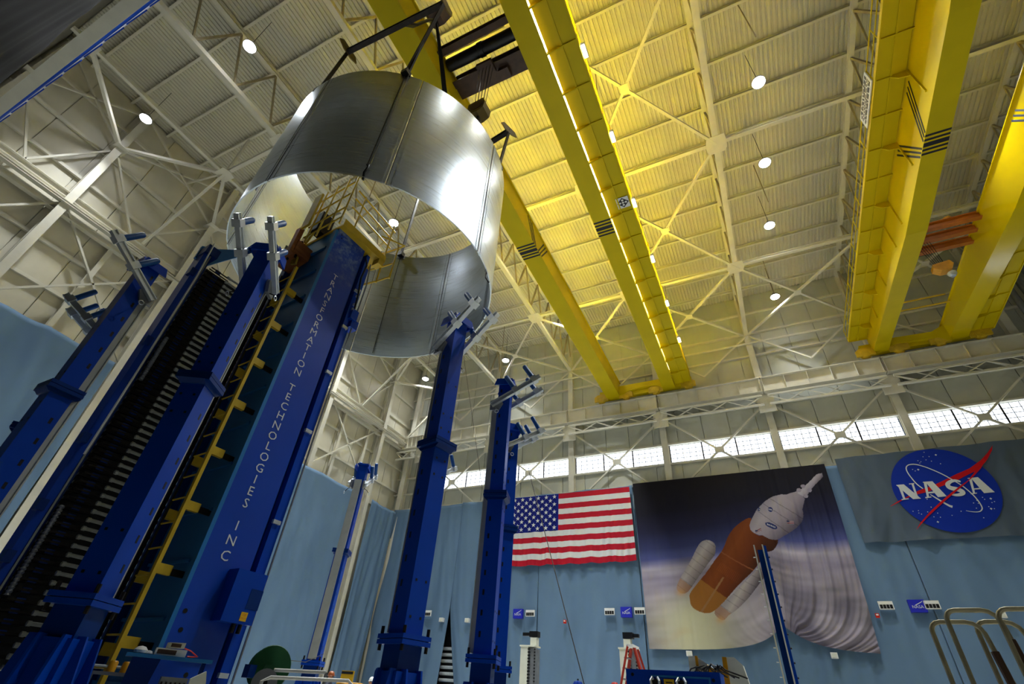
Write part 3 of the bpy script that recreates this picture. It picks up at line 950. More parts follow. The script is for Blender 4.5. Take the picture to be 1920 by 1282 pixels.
# ================================================================== CRANES
def walkway(par, xa, xb, z, y0, y1, step, girder_x, big=.42, rail=True, alt=False):
    """deck plates on brackets between xa (girder side) and xb (outer edge)"""
    n = int(round((y1 - y0) / step))
    s = 1 if xb > xa else -1
    plate = brk = None
    for k in range(n):
        ya = y0 + k * step
        if plate is None:
            plate = MB().box(min(xa, xb) , max(xa, xb), .03, step - .03, z, z + .05).build('walkway_plate', 'yellow', par, world=False)
            plate.location = (-par.location.x, ya - par.location.y, -par.location.z)
            pl = plate
        else:
            pl = inst(plate, (-par.location.x, ya - par.location.y, -par.location.z), par)
    MB().box((xa + xb) / 2 - .04, (xa + xb) / 2 + .04, y0, y1, z - .07, z).build('walkway_stringer', 'yellow', par)
    for k in range(n + 1):
        ya = y0 + k * step
        bg = big if (not alt or k % 2 == 0) else .12
        if brk is None or alt:
            b = MB().prism([(girder_x, 0), (xb, 0), (xb, -.08), (xa + (xb - xa) * .55, -.1), (xa + (xb - xa) * .35, -bg * .8), (girder_x, -bg)], (0, -.03, z), (1, 0, 0), (0, 0, 1), (0, 1, 0), .06).build('walkway_bracket', 'yellow', par, world=False)
            if brk is None:
                brk = b
        else:
            b = inst(brk, (0, 0, 0), par)
        b.location = (-par.location.x, ya - par.location.y, -par.location.z)
    MB().box(min(xb, xb + s * .06), max(xb, xb + s * .06), y0, y1, z - .08, z + .16).build('toe_plate', 'yellow', par)
    if rail:
        post = None
        xr = xb + s * .03
        for h in (.55, 1.1):
            MB().tube((xr, y0, z + h), (xr, y1, z + h), .03, 6).build('hand_rail', 'yellow', par)
        for k in range(n + 1):
            if post is None:
                post = MB().tube((xr, 0, z), (xr, 0, z + 1.1), .03, 6).build('rail_post', 'yellow', par, world=False)
                pp_ = post
            else:
                pp_ = inst(post, (0, 0, 0), par)
            pp_.location = (-par.location.x, y0 + k * step - par.location.y, -par.location.z)
def end_truck(par, x0, x1, y, z, wheels):
    m2 = MB().box(x0, x1, y - .22, y + .22, z, z + .85)
    e = m2.build('end_truck', 'yellow', par)
    for xw in wheels:
        b = MB().prism([(-.62, .1), (.62, .1), (.62, .55), (.3, .78), (-.3, .78), (-.62, .55)], (xw, y - .42, z - .32), (1, 0, 0), (0, 0, 1), (0, 1, 0), .18).build('wheel_bogie', 'yellow_rail', par)
        MB().lathe((xw, y - .2, z - .02), (0, 1, 0), [(.1, -.3), (.34, -.28), (.34, .02), (.40, .03), (.40, .08), (.1, .1)], 20).build('wheel', 'yellow_rail', b, smooth=True)
def stripes(par, x0, x1, z, y0=18.55):
    for k, (a, b) in enumerate(((0, .12), (.24, .36), (.46, .7), (.8, .92), (1.04, 1.16))):
        MB().box(x0 + .0, x1 - .0, y0 + a, y0 + b, z - .006, z + .002).build('painted_stripe', 'stripe', par)

c1 = thing('bridge_crane', (-6.5, 19.1, 24.6), 'yellow twin-girder overhead crane in front of the hanging metal barrel', 'overhead crane', 'yellow overhead cranes')
Y0, Y1 = -.6, 38.8
MB().box(-10.2, -9.0, Y0, Y1, 24.6, 26.1).box(-10.3, -8.9, Y0, Y1, 26.1, 26.16).build('girder', 'yellow', c1)
MB().box(-5.09, -4.07, Y0, Y1, 24.6, 26.1).box(-5.2, -3.97, Y0, Y1, 26.1, 26.16).build('girder', 'yellow', c1)
for xx in (-9.55, -4.6):
    MB().bar((xx, Y0, 26.22), (xx, Y1, 26.22), .08, .12).build('trolley_rail', 'dark_steel', c1)
walkway(c1, -4.025, -2.7, 24.86, .8, 38.4, 1.98, -4.07, big=.26)
kn = None
for k in range(20):
    if kn is None:
        kn = MB().box(-10.55, -10.2, -.05, .05, 25.75, 25.95).build('bracket_stub', 'yellow', c1, world=False)
        o = kn
    else:
        o = inst(kn, (0, 0, 0), c1)
    o.location = (6.5, .9 + 1.98 * k - 19.1, -24.6)
MB().box(-10.62, -10.5, Y0 + 1, Y1 - .5, 25.8, 26.0).build('cable_tray', 'yellow', c1)
stripes(c1, -10.2, -9.0, 24.6)
stripes(c1, -5.09, -4.07, 24.6)
for k, a in enumerate((0, .26, .52)):
    for sg in (-1, 1):
        MB().bar((-8.995, 19.13 + sg * (.2 + a), 24.62), (-8.995, 19.13 + sg * (1.0 + a * 1.2), 26.05), .012, .11, up=(0, 1, 0)).build('painted_stripe', 'stripe', c1)
for y in (Y0, Y1):
    end_truck(c1, -10.9, -2.6, y, 24.62, (-10.75, -8.45, -5.75, -2.95))
    MB().prism([(-9.0, .9), (-9.0, -.1), (-8.6, -.05), (-8.1, .25), (-7.3, .36), (-6.0, .36), (-5.5, .25), (-5.2, .0), (-5.09, -.1), (-5.09, .9)], (0, y - .5, 24.7), (1, 0, 0), (0, 0, 1), (0, 1, 0), .25).build('end_tie', 'yellow', c1)
for k in range(3, 18):
    y = .8 + 1.98 * k
    MB().box(-4.055, -4.035, y + .15, y + 1.83, 25.02, 25.04).build('walkway_tube_light', 'tube_light', c1)
for k, y in enumerate((4.9, 9.37, 13.85, 18.28, 23.0, 27.6, 32.2)):
    h = MB().box(-2.62, -2.42, y - .32, y + .32, 24.9, 25.08).build('work_light', 'lamp_body', c1)
    MB().box(-2.6, -2.44, y - .28, y + .28, 24.86, 24.9).build('work_light_lens', 'tube_light', h)
    for (dx, dz) in ((-3.6, 27.0), (-9.6, 27.4)):  # added, unseen strips whose light bounces yellow off the decks to the roof
        if dx < -5 and y < 6:
            continue
        MB().box(dx - .12, dx + .12, y - 2.15, y + 2.15, dz + .02, dz + .12).build('added_deck_light', 'lamp_body', c1)
        xp = dx + (.88 if dx > -5 else .0)
        MB().tube((xp, y + .52, 24.9 if dx > -5 else 26.1), (xp, y + .52, dz + .1), .03, 6).build('added_light_pole', 'yellow', c1)
        MB().bar((xp, y + .5, dz + .1), (dx, y + .4, dz + .1), .05, .05).build('added_light_pole', 'yellow', c1)
        MB().box(dx - .1, dx + .1, y - 2.1, y + 2.1, dz + .008, dz + .02).build('added_light_lens', 'tube_light', c1)
        dl = bpy.data.lights.new('added_deck_light', 'AREA')
        dl.shape = 'RECTANGLE'
        dl.size, dl.size_y = .2, 4.2
        dl.energy = DECK_W * (1.0 if dx < -5 else .8)
        dl.spread = math.radians(75)
        dl.color = (1.0, .98, .9)
        do = bpy.data.objects.new('added_light_source', dl)
        C.objects.link(do)
        do.parent = c1
        do.location = Vector((dx, y, dz)) - c1.location
    ld = bpy.data.lights.new('work_light', 'AREA')
    ld.shape = 'RECTANGLE'
    ld.size, ld.size_y = .2, .6
    ld.energy = CRANE_W
    ld.color = (1.0, .98, .9)
    lo = bpy.data.objects.new('work_light_source', ld)
    C.objects.link(lo)
    lo.location = (-2.52, y, 24.83)
    lo.parent = c1
    lo.location = Vector((-2.52, y, 24.83)) - c1.location
sb = MB().box(-3.45, -2.75, 17.55, 18.3, 24.80, 24.82).build('safety_placard', 'white', c1)
MB().prism([(0, .34), (.34, 0), (0, -.34), (-.34, 0)], (-3.1, 17.92, 24.797), (1, 0, 0), (0, 1, 0), (0, 0, 1), .002).build('placard_diamond', 'stripe', sb)
for (a, b) in ((0, .17), (.17, 0), (0, -.17), (-.17, 0), (0, 0)):
    MB().prism([(.07 * math.cos(k), .07 * math.sin(k)) for k in np.linspace(0, 6.28, 9)[:-1]], (-3.1 + a, 17.92 + b, 24.792), (1, 0, 0), (0, 1, 0), (0, 0, 1), .002).build('placard_symbol', 'white', sb)

# trolley and hook block on the first crane
t1 = thing('hoist_trolley', (-7.05, 8.0, 25.6), 'dark brown hoist trolley with black rope drum between the yellow girders', 'hoist', 'hoist trolleys')
MB().ibeam((-9.0, 7.05, 26.0), (-5.1, 7.05, 26.0), .3, .5, .05).build('trolley_beam', 'brown', t1)
MB().ibeam((-9.0, 8.55, 25.9), (-5.1, 8.55, 25.9), .35, .6, .05).build('trolley_beam', 'brown', t1)
MB().box(-9.0, -5.1, 8.75, 9.35, 25.7, 26.15).build('trolley_beam', 'brown', t1)
MB().lathe((-8.9, 7.75, 26.0), (1, 0, 0), [(.3, 0), (.3, 1.7), (.34, 1.72), (.34, 1.95), (.3, 1.97), (.3, 3.7)], 18).build('rope_drum', 'black', t1, smooth=True)
MB().box(-7.5, -6.7, 8.1, 8.7, 25.35, 25.6).build('sheave_frame', 'brown', t1)
MB().box(-6.6, -6.1, 8.7, 9.2, 25.3, 25.7).build('limit_switch_box', 'brown', t1)
for k in range(8):
    MB().tube((-7.4 + .1 * k, 8.3 + .1 * (k % 2), 25.6), (-7.25 + .07 * k, 8.35 + .08 * (k % 2), 21.75), .014, 5).build('hoist_rope', 'rope', t1)
hb = MB().prism([(-.4, .35), (.3, .45), (.42, .1), (.38, -.35), (.1, -.55), (-.2, -.5), (-.42, -.1)], (-7.02, 8.15, 21.4), (1, 0, 0), (0, 0, 1), (0, 1, 0), .55).build('hook_block', 'olive', t1)
MB().lathe((-7.0, 8.1, 21.4), (0, 1, 0), [(.12, 0), (.33, .02), (.33, .62), (.12, .64)], 16).build('sheave', 'brown', hb, smooth=True)
MB().path([(-7.0, 8.4, 20.9), (-7.0, 8.4, 20.6), (-6.85, 8.4, 20.4), (-6.9, 8.4, 20.15), (-7.1, 8.4, 20.1), (-7.2, 8.4, 20.3)], .07, 8).build('hook', 'dark_steel', hb, smooth=True)

# second crane, deep tapered girders
c2 = thing('bridge_crane', (13.2, 19.1, 24.6), 'yellow twin-girder overhead crane on the right with a white notice board', 'overhead crane', 'yellow overhead cranes')
def tapered(x0, x1, zm, ze, zt, m):
    poly = [(Y0, zt), (Y1, zt), (Y1, ze), (37.4, ze), (25.0, zm), (13.2, zm), (.8, ze), (Y0, ze)]
    o = MB().prism(poly, (x0, 0, 0), (0, 1, 0), (0, 0, 1), (1, 0, 0), x1 - x0).build('girder', m, c2)
    MB().box(x0 - .1, x1 + .1, Y0, Y1, zt, zt + .06).build('girder_flange', m, o)
    return o
tapered(10.76, 11.75, 23.4, 24.65, 26.1, 'yellow')
tapered(15.45, 16.55, 23.4, 24.65, 25.95, 'yellow_gloss')
walkway(c2, 10.7, 9.5, 25.95, .8, 38.4, 1.98, 10.76, big=.5, alt=True)
walkway(c2, 16.6, 18.0, 24.9, .8, 38.4, 1.98, 16.55, big=.3)
rib = None
for k in range(19):
    y = .8 + 1.98 * k
    if 13 <= y <= 25.2 and k % 2 == 0 or k in (13, 15, 17):
        zb = 23.45 if y <= 25 else 23.45 + (y - 25) / 12.4 * 1.2
        MB().box(10.68, 10.76, y - .04, y + .04, zb + .5, 25.9).build('girder_rib', 'yellow', c2)
stripes(c2, 10.76, 11.75, 23.4)
stripes(c2, 15.45, 16.55, 23.4)
for a in (0, .24, .48):
    for sg in (-1, 1):
        MB().bar((10.752, 19.13 + sg * (.2 + a), 23.45), (10.752, 19.13 + sg * (1.5 + a * 1.2), 25.7), .012, .1, up=(0, 1, 0)).build('painted_stripe', 'stripe', c2)
        MB().bar((15.444, 19.13 + sg * (.2 + a), 23.45), (15.444, 19.13 + sg * (1.5 + a * 1.2), 25.7), .012, .1, up=(0, 1, 0)).build('painted_stripe', 'stripe', c2)
for y in (Y0, Y1):
    end_truck(c2, 10.0, 17.6, y, 24.62, (10.2, 12.35, 14.85, 17.2))
    MB().prism([(11.75, .9), (11.75, .2), (12.3, .3), (14.0, .3), (14.8, .2), (15.2, -.1), (15.45, -.15), (15.45, 1.2), (15.1, 1.05), (14.6, .8)], (0, y - .5, 24.6), (1, 0, 0), (0, 0, 1), (0, 1, 0), .25).build('end_tie', 'yellow', c2)
for z in (26.6, 27.3):
    MB().tube((11.75, 35.5, z - .8), (15.4, 35.5, z - .8), .06, 6).build('tie_rail', 'yellow_rail', c2)
nb = MB().box(9.36, 9.40, 16.6, 19.2, 26.05, 27.0).build('notice_board', 'white', c2)
rnd = random.Random(5)
for r_ in range(5):
    y = 16.75
    while y < 18.9:
        ln = rnd.uniform(.08, .3)
        hh = .1 if r_ in (0, 3) else .06
        MB().box(9.35, 9.362, y, min(y + ln, 19.05), 26.2 + r_ * .16, 26.2 + r_ * .16 + hh).build('notice_lettering', 'stripe', nb)
        y += ln + rnd.uniform(.04, .1)
t2 = thing('hoist_trolley', (13.6, 28.6, 25.6), 'orange hoist trolley with yellow hook block on the right-hand crane', 'hoist', 'hoist trolleys')
for y in (27.4, 28.4, 29.4):
    MB().ibeam((11.75, y, 25.75), (15.45, y, 25.75), .3, .5, .05).build('trolley_beam', 'orange', t2)
MB().lathe((14.3, 28.0, 26.3), (0, 0, 1), [(.2, 0), (.25, .05), (.25, .3), (.1, .4)], 14).build('hoist_motor', 'hookyellow', t2, smooth=True)
for k in range(6):
    MB().tube((12.4 + .14 * k, 28.4, 25.5), (12.75 + .09 * k, 28.6, 23.7), .014, 5).build('hoist_rope', 'rope', t2)
hb = MB().prism([(-.45, .3), (.4, .4), (.5, .1), (.3, -.25), (-.2, -.25), (-.5, 0)], (13.0, 28.35, 23.35), (1, 0, 0), (0, 0, 1), (0, 1, 0), .5).build('hook_block', 'hookyellow', t2)
MB().lathe((13.25, 28.6, 23.0), (0, 0, -1), [(.1, 0), (.22, .03), (.22, .16), (.12, .3)], 14).build('hook_swivel', 'alu', hb, smooth=True)

# ================================================================== LAMPS
lamp_proto = None
def lamp(x, y, z, label, drop=3.48):
    global lamp_proto
    t = thing('high_bay_lamp', (x, y, z), label, 'lamp', 'round high bay lamps under the roof')
    if lamp_proto is None:
        a = MB().lathe((0, 0, .02), (0, 0, 1), [(.36, 0), (.37, .06), (.3, .16), (.2, .3), (.12, .42), (.03, .46)], 20).build('lamp_housing', 'lamp_body', t, smooth=True, world=False)
        b = MB().lathe((0, 0, 0), (0, 0, 1), [(.34, 0), (.34, .03)], 24).build('lamp_lens', 'lens', t, world=False)
        c = MB().tube((0, 0, .45), (0, 0, drop), .016, 5).build('lamp_cable', 'dark_steel', t, world=False)
        lamp_proto = [a, b, c]
    else:
        for o in lamp_proto:
            inst(o, (0, 0, 0), t)
    ld = bpy.data.lights.new('lamp_light', 'AREA')
    ld.shape = 'DISK'
    ld.size = .7
    ld.energy = LAMP_W * (.3 if (y > 35 or x > 10) else (.4 if x < -30 else .75) if x < -18 else .75 if x > 0 else 1)
    ld.spread = math.radians(88)
    ld.color = (.94, .985, 1.0)
    lo = bpy.data.objects.new('lamp_light', ld)
    C.objects.link(lo)
    lo.parent = t
    lo.location = (0, 0, -.03)
    pd = bpy.data.lights.new('lamp_glow', 'POINT')
    pd.energy = LAMP_SIDE_W
    pd.shadow_soft_size = .35
    pd.color = (.94, .985, 1.0)
    po = bpy.data.objects.new('lamp_glow', pd)
    C.objects.link(po)
    po.parent = t
    po.location = (0, 0, -.5)
for x, y, l in ((5.48, 12.0, 'high bay lamp cut by the top edge, right of the yellow crane'), (5.48, 17.47, 'highest of the three glaring lamps stacked right of the yellow crane'), (5.48, 23.14, 'middle of the three glaring lamps stacked right of the yellow crane'),
                (5.48, 28.79, 'lowest of the three glaring lamps stacked right of the yellow crane'), (5.48, 37.2, 'small lamp near the back wall right of the yellow crane'),
                (-20.9, 3.6, 'brightest lamp left of the hanging barrel, near the top'), (-31.2, 3.87, 'lamp over the left wall bracing'), (-20.85, 17.6, 'lamp seen through the open barrel beside the yellow railings'),
                (-20.85, 37.7, 'round lamp near the back wall just right of the barrel'), (-31.3, 37.8, 'round lamp in the far left corner below the barrel'),
                (-31.2, 20.0, 'added unseen lamp behind the barrel near the left wall'), (14.2, 22.5, 'added lamp hidden above the walkway of the right crane'), (-20.85, 27.65, 'added lamp hidden behind the lower right wall of the barrel'), (-31.3, 28.5, 'added lamp hidden behind the lettered tower and barrel'),  # unseen lamps added to light the left curtains and the right crane
                (-12.1, 15.4, 'added lamp hidden above the near half of the barrel crane girder'), (-12.1, 24.6, 'added lamp hidden above the middle of the barrel crane girder'), (-12.1, 32.8, 'added lamp hidden above the far half of the barrel crane girder')):  # unseen lamps added to brighten the girder top and the back curtains
    lamp(x * .975, y * .975, 30.25, l)

# ================================================================== THE HANGING BARREL
RC = (-10.03, 8.08)
RZ0, RZ1, RR = 11.95, 17.68, 4.2
br = thing('metal_barrel', (RC[0], RC[1], RZ0), 'huge hanging aluminium barrel ring of curved brushed panels, open at both ends', 'barrel')
def cyl(a, r, z):
    return (RC[0] + r * math.cos(a), RC[1] + r * math.sin(a), z)
NP = 8
SE = [math.radians(-43 + 45 * k) for k in range(NP)]
for k in range(NP):
    a0, a1 = SE[k] + .006, SE[k] + math.radians(45) - .006
    n, nz_ = 24, 4
    vs, fs = [], []
    def idx(i, j, s):
        return (j * (n + 1) + i) * 2 + s
    for j in range(nz_ + 1):
        for i in range(n + 1):
            a = a0 + (a1 - a0) * i / n
            z = RZ0 + (RZ1 - RZ0) * j / nz_
            vs += [cyl(a, RR, z), cyl(a, RR - .035, z)]
    for j in range(nz_):
        for i in range(n):
            fs.append((idx(i, j, 0), idx(i + 1, j, 0), idx(i + 1, j + 1, 0), idx(i, j + 1, 0)))
            fs.append((idx(i, j, 1), idx(i, j + 1, 1), idx(i + 1, j + 1, 1), idx(i + 1, j, 1)))
    for i in range(n):
        fs.append((idx(i, 0, 0), idx(i, 0, 1), idx(i + 1, 0, 1), idx(i + 1, 0, 0)))
        fs.append((idx(i, nz_, 0), idx(i + 1, nz_, 0), idx(i + 1, nz_, 1), idx(i, nz_, 1)))
    for j in range(nz_):
        fs.append((idx(0, j, 0), idx(0, j + 1, 0), idx(0, j + 1, 1), idx(0, j, 1)))
        fs.append((idx(n, j, 0), idx(n, j, 1), idx(n, j + 1, 1), idx(n, j + 1, 0)))
    MB().add(vs, fs).build('barrel_panel', 'barrel', br, smooth=True)
    # welded seam: two raised lands and the bead
    for da, wd, mm in ((-.034, .05, 'barrel'), (.034, .05, 'barrel'), (0, .03, 'grey_rail')):
        a = SE[k] + da
        m2 = MB()
        for (r0, r1) in ((RR - .002, RR + .012), (RR - .05, RR - .033)):
            b = a + wd / RR
            vs = [cyl(a, r0, RZ0), cyl(b, r0, RZ0), cyl(b, r1, RZ0), cyl(a, r1, RZ0), cyl(a, r0, RZ1), cyl(b, r0, RZ1), cyl(b, r1, RZ1), cyl(a, r1, RZ1)]
            m2.add(vs, [(0, 1, 2, 3), (4, 7, 6, 5), (0, 4, 5, 1), (1, 5, 6, 2), (2, 6, 7, 3), (3, 7, 4, 0)])
        m2.build('weld_seam', mm, br)

# spreader beams, straps and clamps
sp_ = thing('spreader_frame', (-8.3, 6.9, 21.2), 'dark spreader beams and straps carrying the metal barrel', 'lifting frame')
SA, SB_, SC, SD = V(-10.56, 4.18, 21.2), V(-6.2, 4.34, 21.2), V(-5.98, 9.35, 20.6), V(-12.5, 11.6, 23.4)
for p, q in ((SA, SB_), (SC, SD)):
    MB().bar(p + V(0, 0, .09), q + V(0, 0, .09), .18, .04).bar(p - V(0, 0, .09), q - V(0, 0, .09), .18, .04).bar(p, q, .03, .18).build('spreader_beam', 'dark_steel', sp_)
    n_ = (q - p).normalized()
    sd = n_.cross(V(0, 0, 1))
    for e in (p, q):
        MB().prism([(-.5, .05), (-.35, .28), (.35, .28), (.5, .05), (.2, -.12), (-.2, -.12)], e - n_ * .02, sd, (0, 0, 1), n_, .05).build('end_plate', 'olive', sp_)
HK = V(-8.1, 5.6, 25.2)
for p, q in ((SA, SB_), (SC, SD)):
    mid = p + (q - p) * .58
    for k in range(3):
        MB().path([mid + V(.06 * k - .06, 0, .1), mid.lerp(HK, .35) + V(.08 * k - .1, .05, -.15), mid.lerp(HK, .7) + V(.05 * (k - 1), 0, .05), HK], .06, 6).build('sling', 'black', sp_, smooth=True)
MB().prism([(-.5, .5), (.5, .5), (.55, .1), (.25, -.5), (-.25, -.5), (-.55, .1)], HK + V(0, -.3, .5), (1, 0, 0), (0, 0, 1), (0, 1, 0), .6).build('hook_block', 'brown', sp_)
for k in range(6):
    MB().tube(HK + V(-.3 + .12 * k, 0, .8), HK + V(-.3 + .12 * k, 0, 1.6), .015, 5).build('hoist_rope', 'rope', sp_)
def rim(deg, r, z):
    a = math.radians(deg)
    return V(RC[0] + r * math.cos(a), RC[1] + r * math.sin(a), z)
for top, deg, inside, low in ((SA, -97, True, False), (SB_, -51, False, True), (SC, 15, True, False), (SD, 125, True, False)):
    e = rim(deg, RR + (.05 if not inside else -.12), RZ1 + .06)
    MB().bar(top - V(0, 0, .15), e, .13, .05, up=(1, 0, 0)).build('strap', 'dark_steel', sp_)
    MB().box(e.x - .12, e.x + .12, e.y - .12, e.y + .12, e.z - .16, e.z + .05).build('rim_clamp', 'black', sp_)
    if low:
        MB().bar(top - V(.12, 0, .15), e + V(.08, .05, 0), .05, .05).build('strap', 'grey_rail', sp_)
        lo_ = rim(deg, RR + .06, RZ0 + .1)
        MB().bar(e, lo_ + V(0, 0, .35), .05, .02, up=(1, 1, 0)).build('strap', 'dark_steel', sp_)
        MB().bar(e + V(.1, .06, 0), lo_ + V(.05, .04, .35), .03, .02, up=(1, 1, 0)).build('strap', 'grey_rail', sp_)
        MB().path([lo_ + V(0, 0, .35), lo_ + V(.06, 0, .3), lo_ + V(.06, 0, .16), lo_, lo_ + V(-.08, .1, -.12), lo_ + V(-.14, .16, -.02)], .035, 6).build('rim_hook', 'black', sp_, smooth=True)
    else:
        MB().bar(e, rim(deg, RR - .1, RZ0 + .1), .05, .02, up=(1, 1, 0)).build('strap', 'dark_steel', sp_)
MB().path([rim(15, RR - .05, RZ0 + .1), rim(15, RR - .05, RZ0 - .2), rim(16, RR + .05, RZ0 - .35)], .03, 6).build('rim_hook', 'black', sp_)
# ================================================================== POSTS AROUND THE BARREL
# local frame: +x = outwards, +y = tangent, z up
def make_post(root):
    P_ = []
    def add(m2, name, m, parent=None, smooth=False):
        o = m2.build(name, m, parent or root, smooth=smooth, world=False)
        P_.append(o)
        return o
    # upper and lower box columns
    add(MB().box(-.15, .15, -.16, .16, 4.95, 7.9), 'upper_column', 'blue')
    add(MB().box(-.17, .17, -.18, .18, 1.85, 4.85), 'lower_column', 'blue')
    col_ = add(MB().box(-.26, .26, -.26, .26, 4.84, 4.9).box(-.26, .26, -.26, .26, 4.91, 4.97).prism([(-.2, 0), (.2, 0), (.27, .06), (-.27, .06)], (0, -.2, 4.78), (1, 0, 0), (0, 0, 1), (0, 1, 0), .4), 'collar_flange', 'blue_dark')
    add(MB().box(-.29, .29, -.27, .27, 1.74, 1.8).box(-.29, .29, -.27, .27, 1.81, 1.87), 'base_flange', 'blue')
    for sx in (-1, 1):
        for sy in (-1, 1):
            add(MB().tube((.25 * sx, .23 * sy, 1.66), (.25 * sx, .23 * sy, 1.97), .025, 6), 'flange_bolt', 'dark_steel')
    add(MB().box(-.19, .19, -.2, .2, 1.3, 1.75), 'base_column', 'blue_dark')
    # flared foot
    for ang in range(4):
        a = ang * math.pi / 2
        ca, sa = math.cos(a), math.sin(a)
        add(MB().prism([(.12, 1.45), (.3, 1.45), (.55, .05), (.12, .05)], (sa * .12, -ca * .12, 0), (ca, sa, 0), (0, 0, 1), (-sa, ca, 0), .03).prism([(.12, 1.45), (.3, 1.45), (.55, .05), (.12, .05)], (-sa * .15, ca * .15, 0), (ca, sa, 0), (0, 0, 1), (-sa, ca, 0), .03), 'foot_gusset', 'blue')
    add(MB().box(-.24, .24, -.24, .24, .04, 1.42), 'foot_column', 'blue')
    add(MB().box(-.6, .6, -.6, .6, 0, .05), 'base_plate', 'blue_dark')
    # top plate with sloping ears
    add(MB().box(-.2, .2, -.2, .2, 7.9, 7.94), 'top_plate', 'blue')
    for s_ in (-1, 1):
        add(MB().prism([(-.2, 7.92), (.2, 7.92), (.26, 7.74), (-.26, 7.74)], (0, s_ * .24 - .015, 0), (1, 0, 0), (0, 0, 1), (0, 1, 0), .03), 'top_ear', 'blue')
    add(MB().prism([(-.2, 7.92), (.2, 7.92), (.3, 7.74), (-.3, 7.74)], (.21, 0, 0), (0, 1, 0), (0, 0, 1), (1, 0, 0), .03), 'top_ear', 'blue')
    # slot holes and bolts, outer and side faces
    for k in range(16):
        z = 2.2 + k * .36
        if abs(z - 4.9) < .2:
            continue
        y = .16 if z > 4.9 else .18
        for s_ in (-1, 1):
            add(MB().box(-.1, -.06, s_ * y - .003, s_ * y + .003, z - .05, z + .05), 'slot', 'black')
    for z in (2.1, 2.6, 4.3, 4.6, 5.2, 5.5, 6.2):
        for y in (-.1, .1):
            xx = .15 if z > 4.9 else .17
            add(MB().box(xx - .002, xx + .004, y - .018, y + .018, z - .018, z + .018), 'bolt_hole', 'black')
    # grey guide rail on the inner side
    add(MB().box(-.27, -.15, -.1, .1, 1.9, 7.3).box(-.29, -.27, -.12, .12, 1.9, 7.3), 'guide_rail', 'rail_cream')
    # arms
    A0, A1 = V(-.28, 0, 7.12), V(.92, 0, 7.92)
    ad = (A1 - A0).normalized()
    nu = V(-ad.z, 0, ad.x)
    for s_ in (-1, 1):
        off = V(0, s_ * .3, 0)
        arm = add(MB().bar(A0 + off, A1 + off, .05, .1).bar(A0 + off + nu * .05, A1 + off + nu * .05, .09, .02).bar(A0 + off - nu * .05, A1 + off - nu * .05, .09, .02), 'roller_arm', 'alu')
        add(MB().prism([(-.32, 7.0), (-.1, 7.0), (.0, 7.2), (-.12, 7.34), (-.32, 7.26)], (0, s_ * .22 - .03, 0), (1, 0, 0), (0, 0, 1), (0, 1, 0), .06), 'arm_bracket', 'grey_rail', arm)
        for fr in (.5, .88):
            c_ = A0.lerp(A1, fr) + off
            cl_ = add(MB().bar(c_ - ad * .07, c_ + ad * .07, .16, .17, up=nu), 'roller_clamp', 'alu', arm)
            add(MB().lathe(c_ + nu * .08, nu, [(.04, 0), (.062, .02), (.062, .4), (.05, .43), (.02, .44)], 14), 'roller', 'blue_roller', arm, smooth=True)
        add(MB().path([V(-.2, s_ * .2, 7.05), V(-.15, s_ * .34, 6.98), V(-.1, s_ * .42, 6.9)], .012, 5), 'lanyard', 'dark_steel', arm)
        ring = [V(-.1 + .045 * math.cos(t), s_ * .44, 6.86 + .045 * math.sin(t)) for t in np.linspace(0, 6.28, 11)]
        add(MB().path(ring, .01, 5), 'lanyard_ring', 'alu', arm)
posts = [(-60, 5.1, 'tall blue post in front of the black clamp bank'), (-92, 5.1, 'tall blue post at the left edge with two roller arms raised'), (-122, 5.15, 'blue post mostly hidden behind the leftmost blue post'), 
         (-14, 5.1, 'tall blue post with roller arms touching the barrel outline, centre'), (17, 5.05, 'blue post just left of the flag with roller arms'), (44, 5.45, 'blue post half hidden behind the post left of the flag'),
         (87, 5.1, 'blue post hidden behind the centre post, only rollers showing'), (119, 5.5, 'distant dark blue post standing before the left wall curtain')]
pr0 = None
for deg, r_, lab in posts:
    a = math.radians(deg)
    loc = (RC[0] + r_ * math.cos(a), RC[1] + r_ * math.sin(a), 0)
    if pr0 is None:
        pr0 = thing('roller_post', loc, lab, 'post', 'blue roller posts in a ring', rz=a)
        make_post(pr0)
    else:
        o = copy_tree(pr0)
        o.location = loc
        o.rotation_euler = (0, 0, a)
        tag(o, lab, 'post', 'blue roller posts in a ring')
        if deg == -92:      # only one arm shows on this post
            arm_ = [c for c in o.children if c.name.startswith('roller_arm')][0]
            for c in list(arm_.children):
                bpy.data.objects.remove(c)
            bpy.data.objects.remove(arm_)

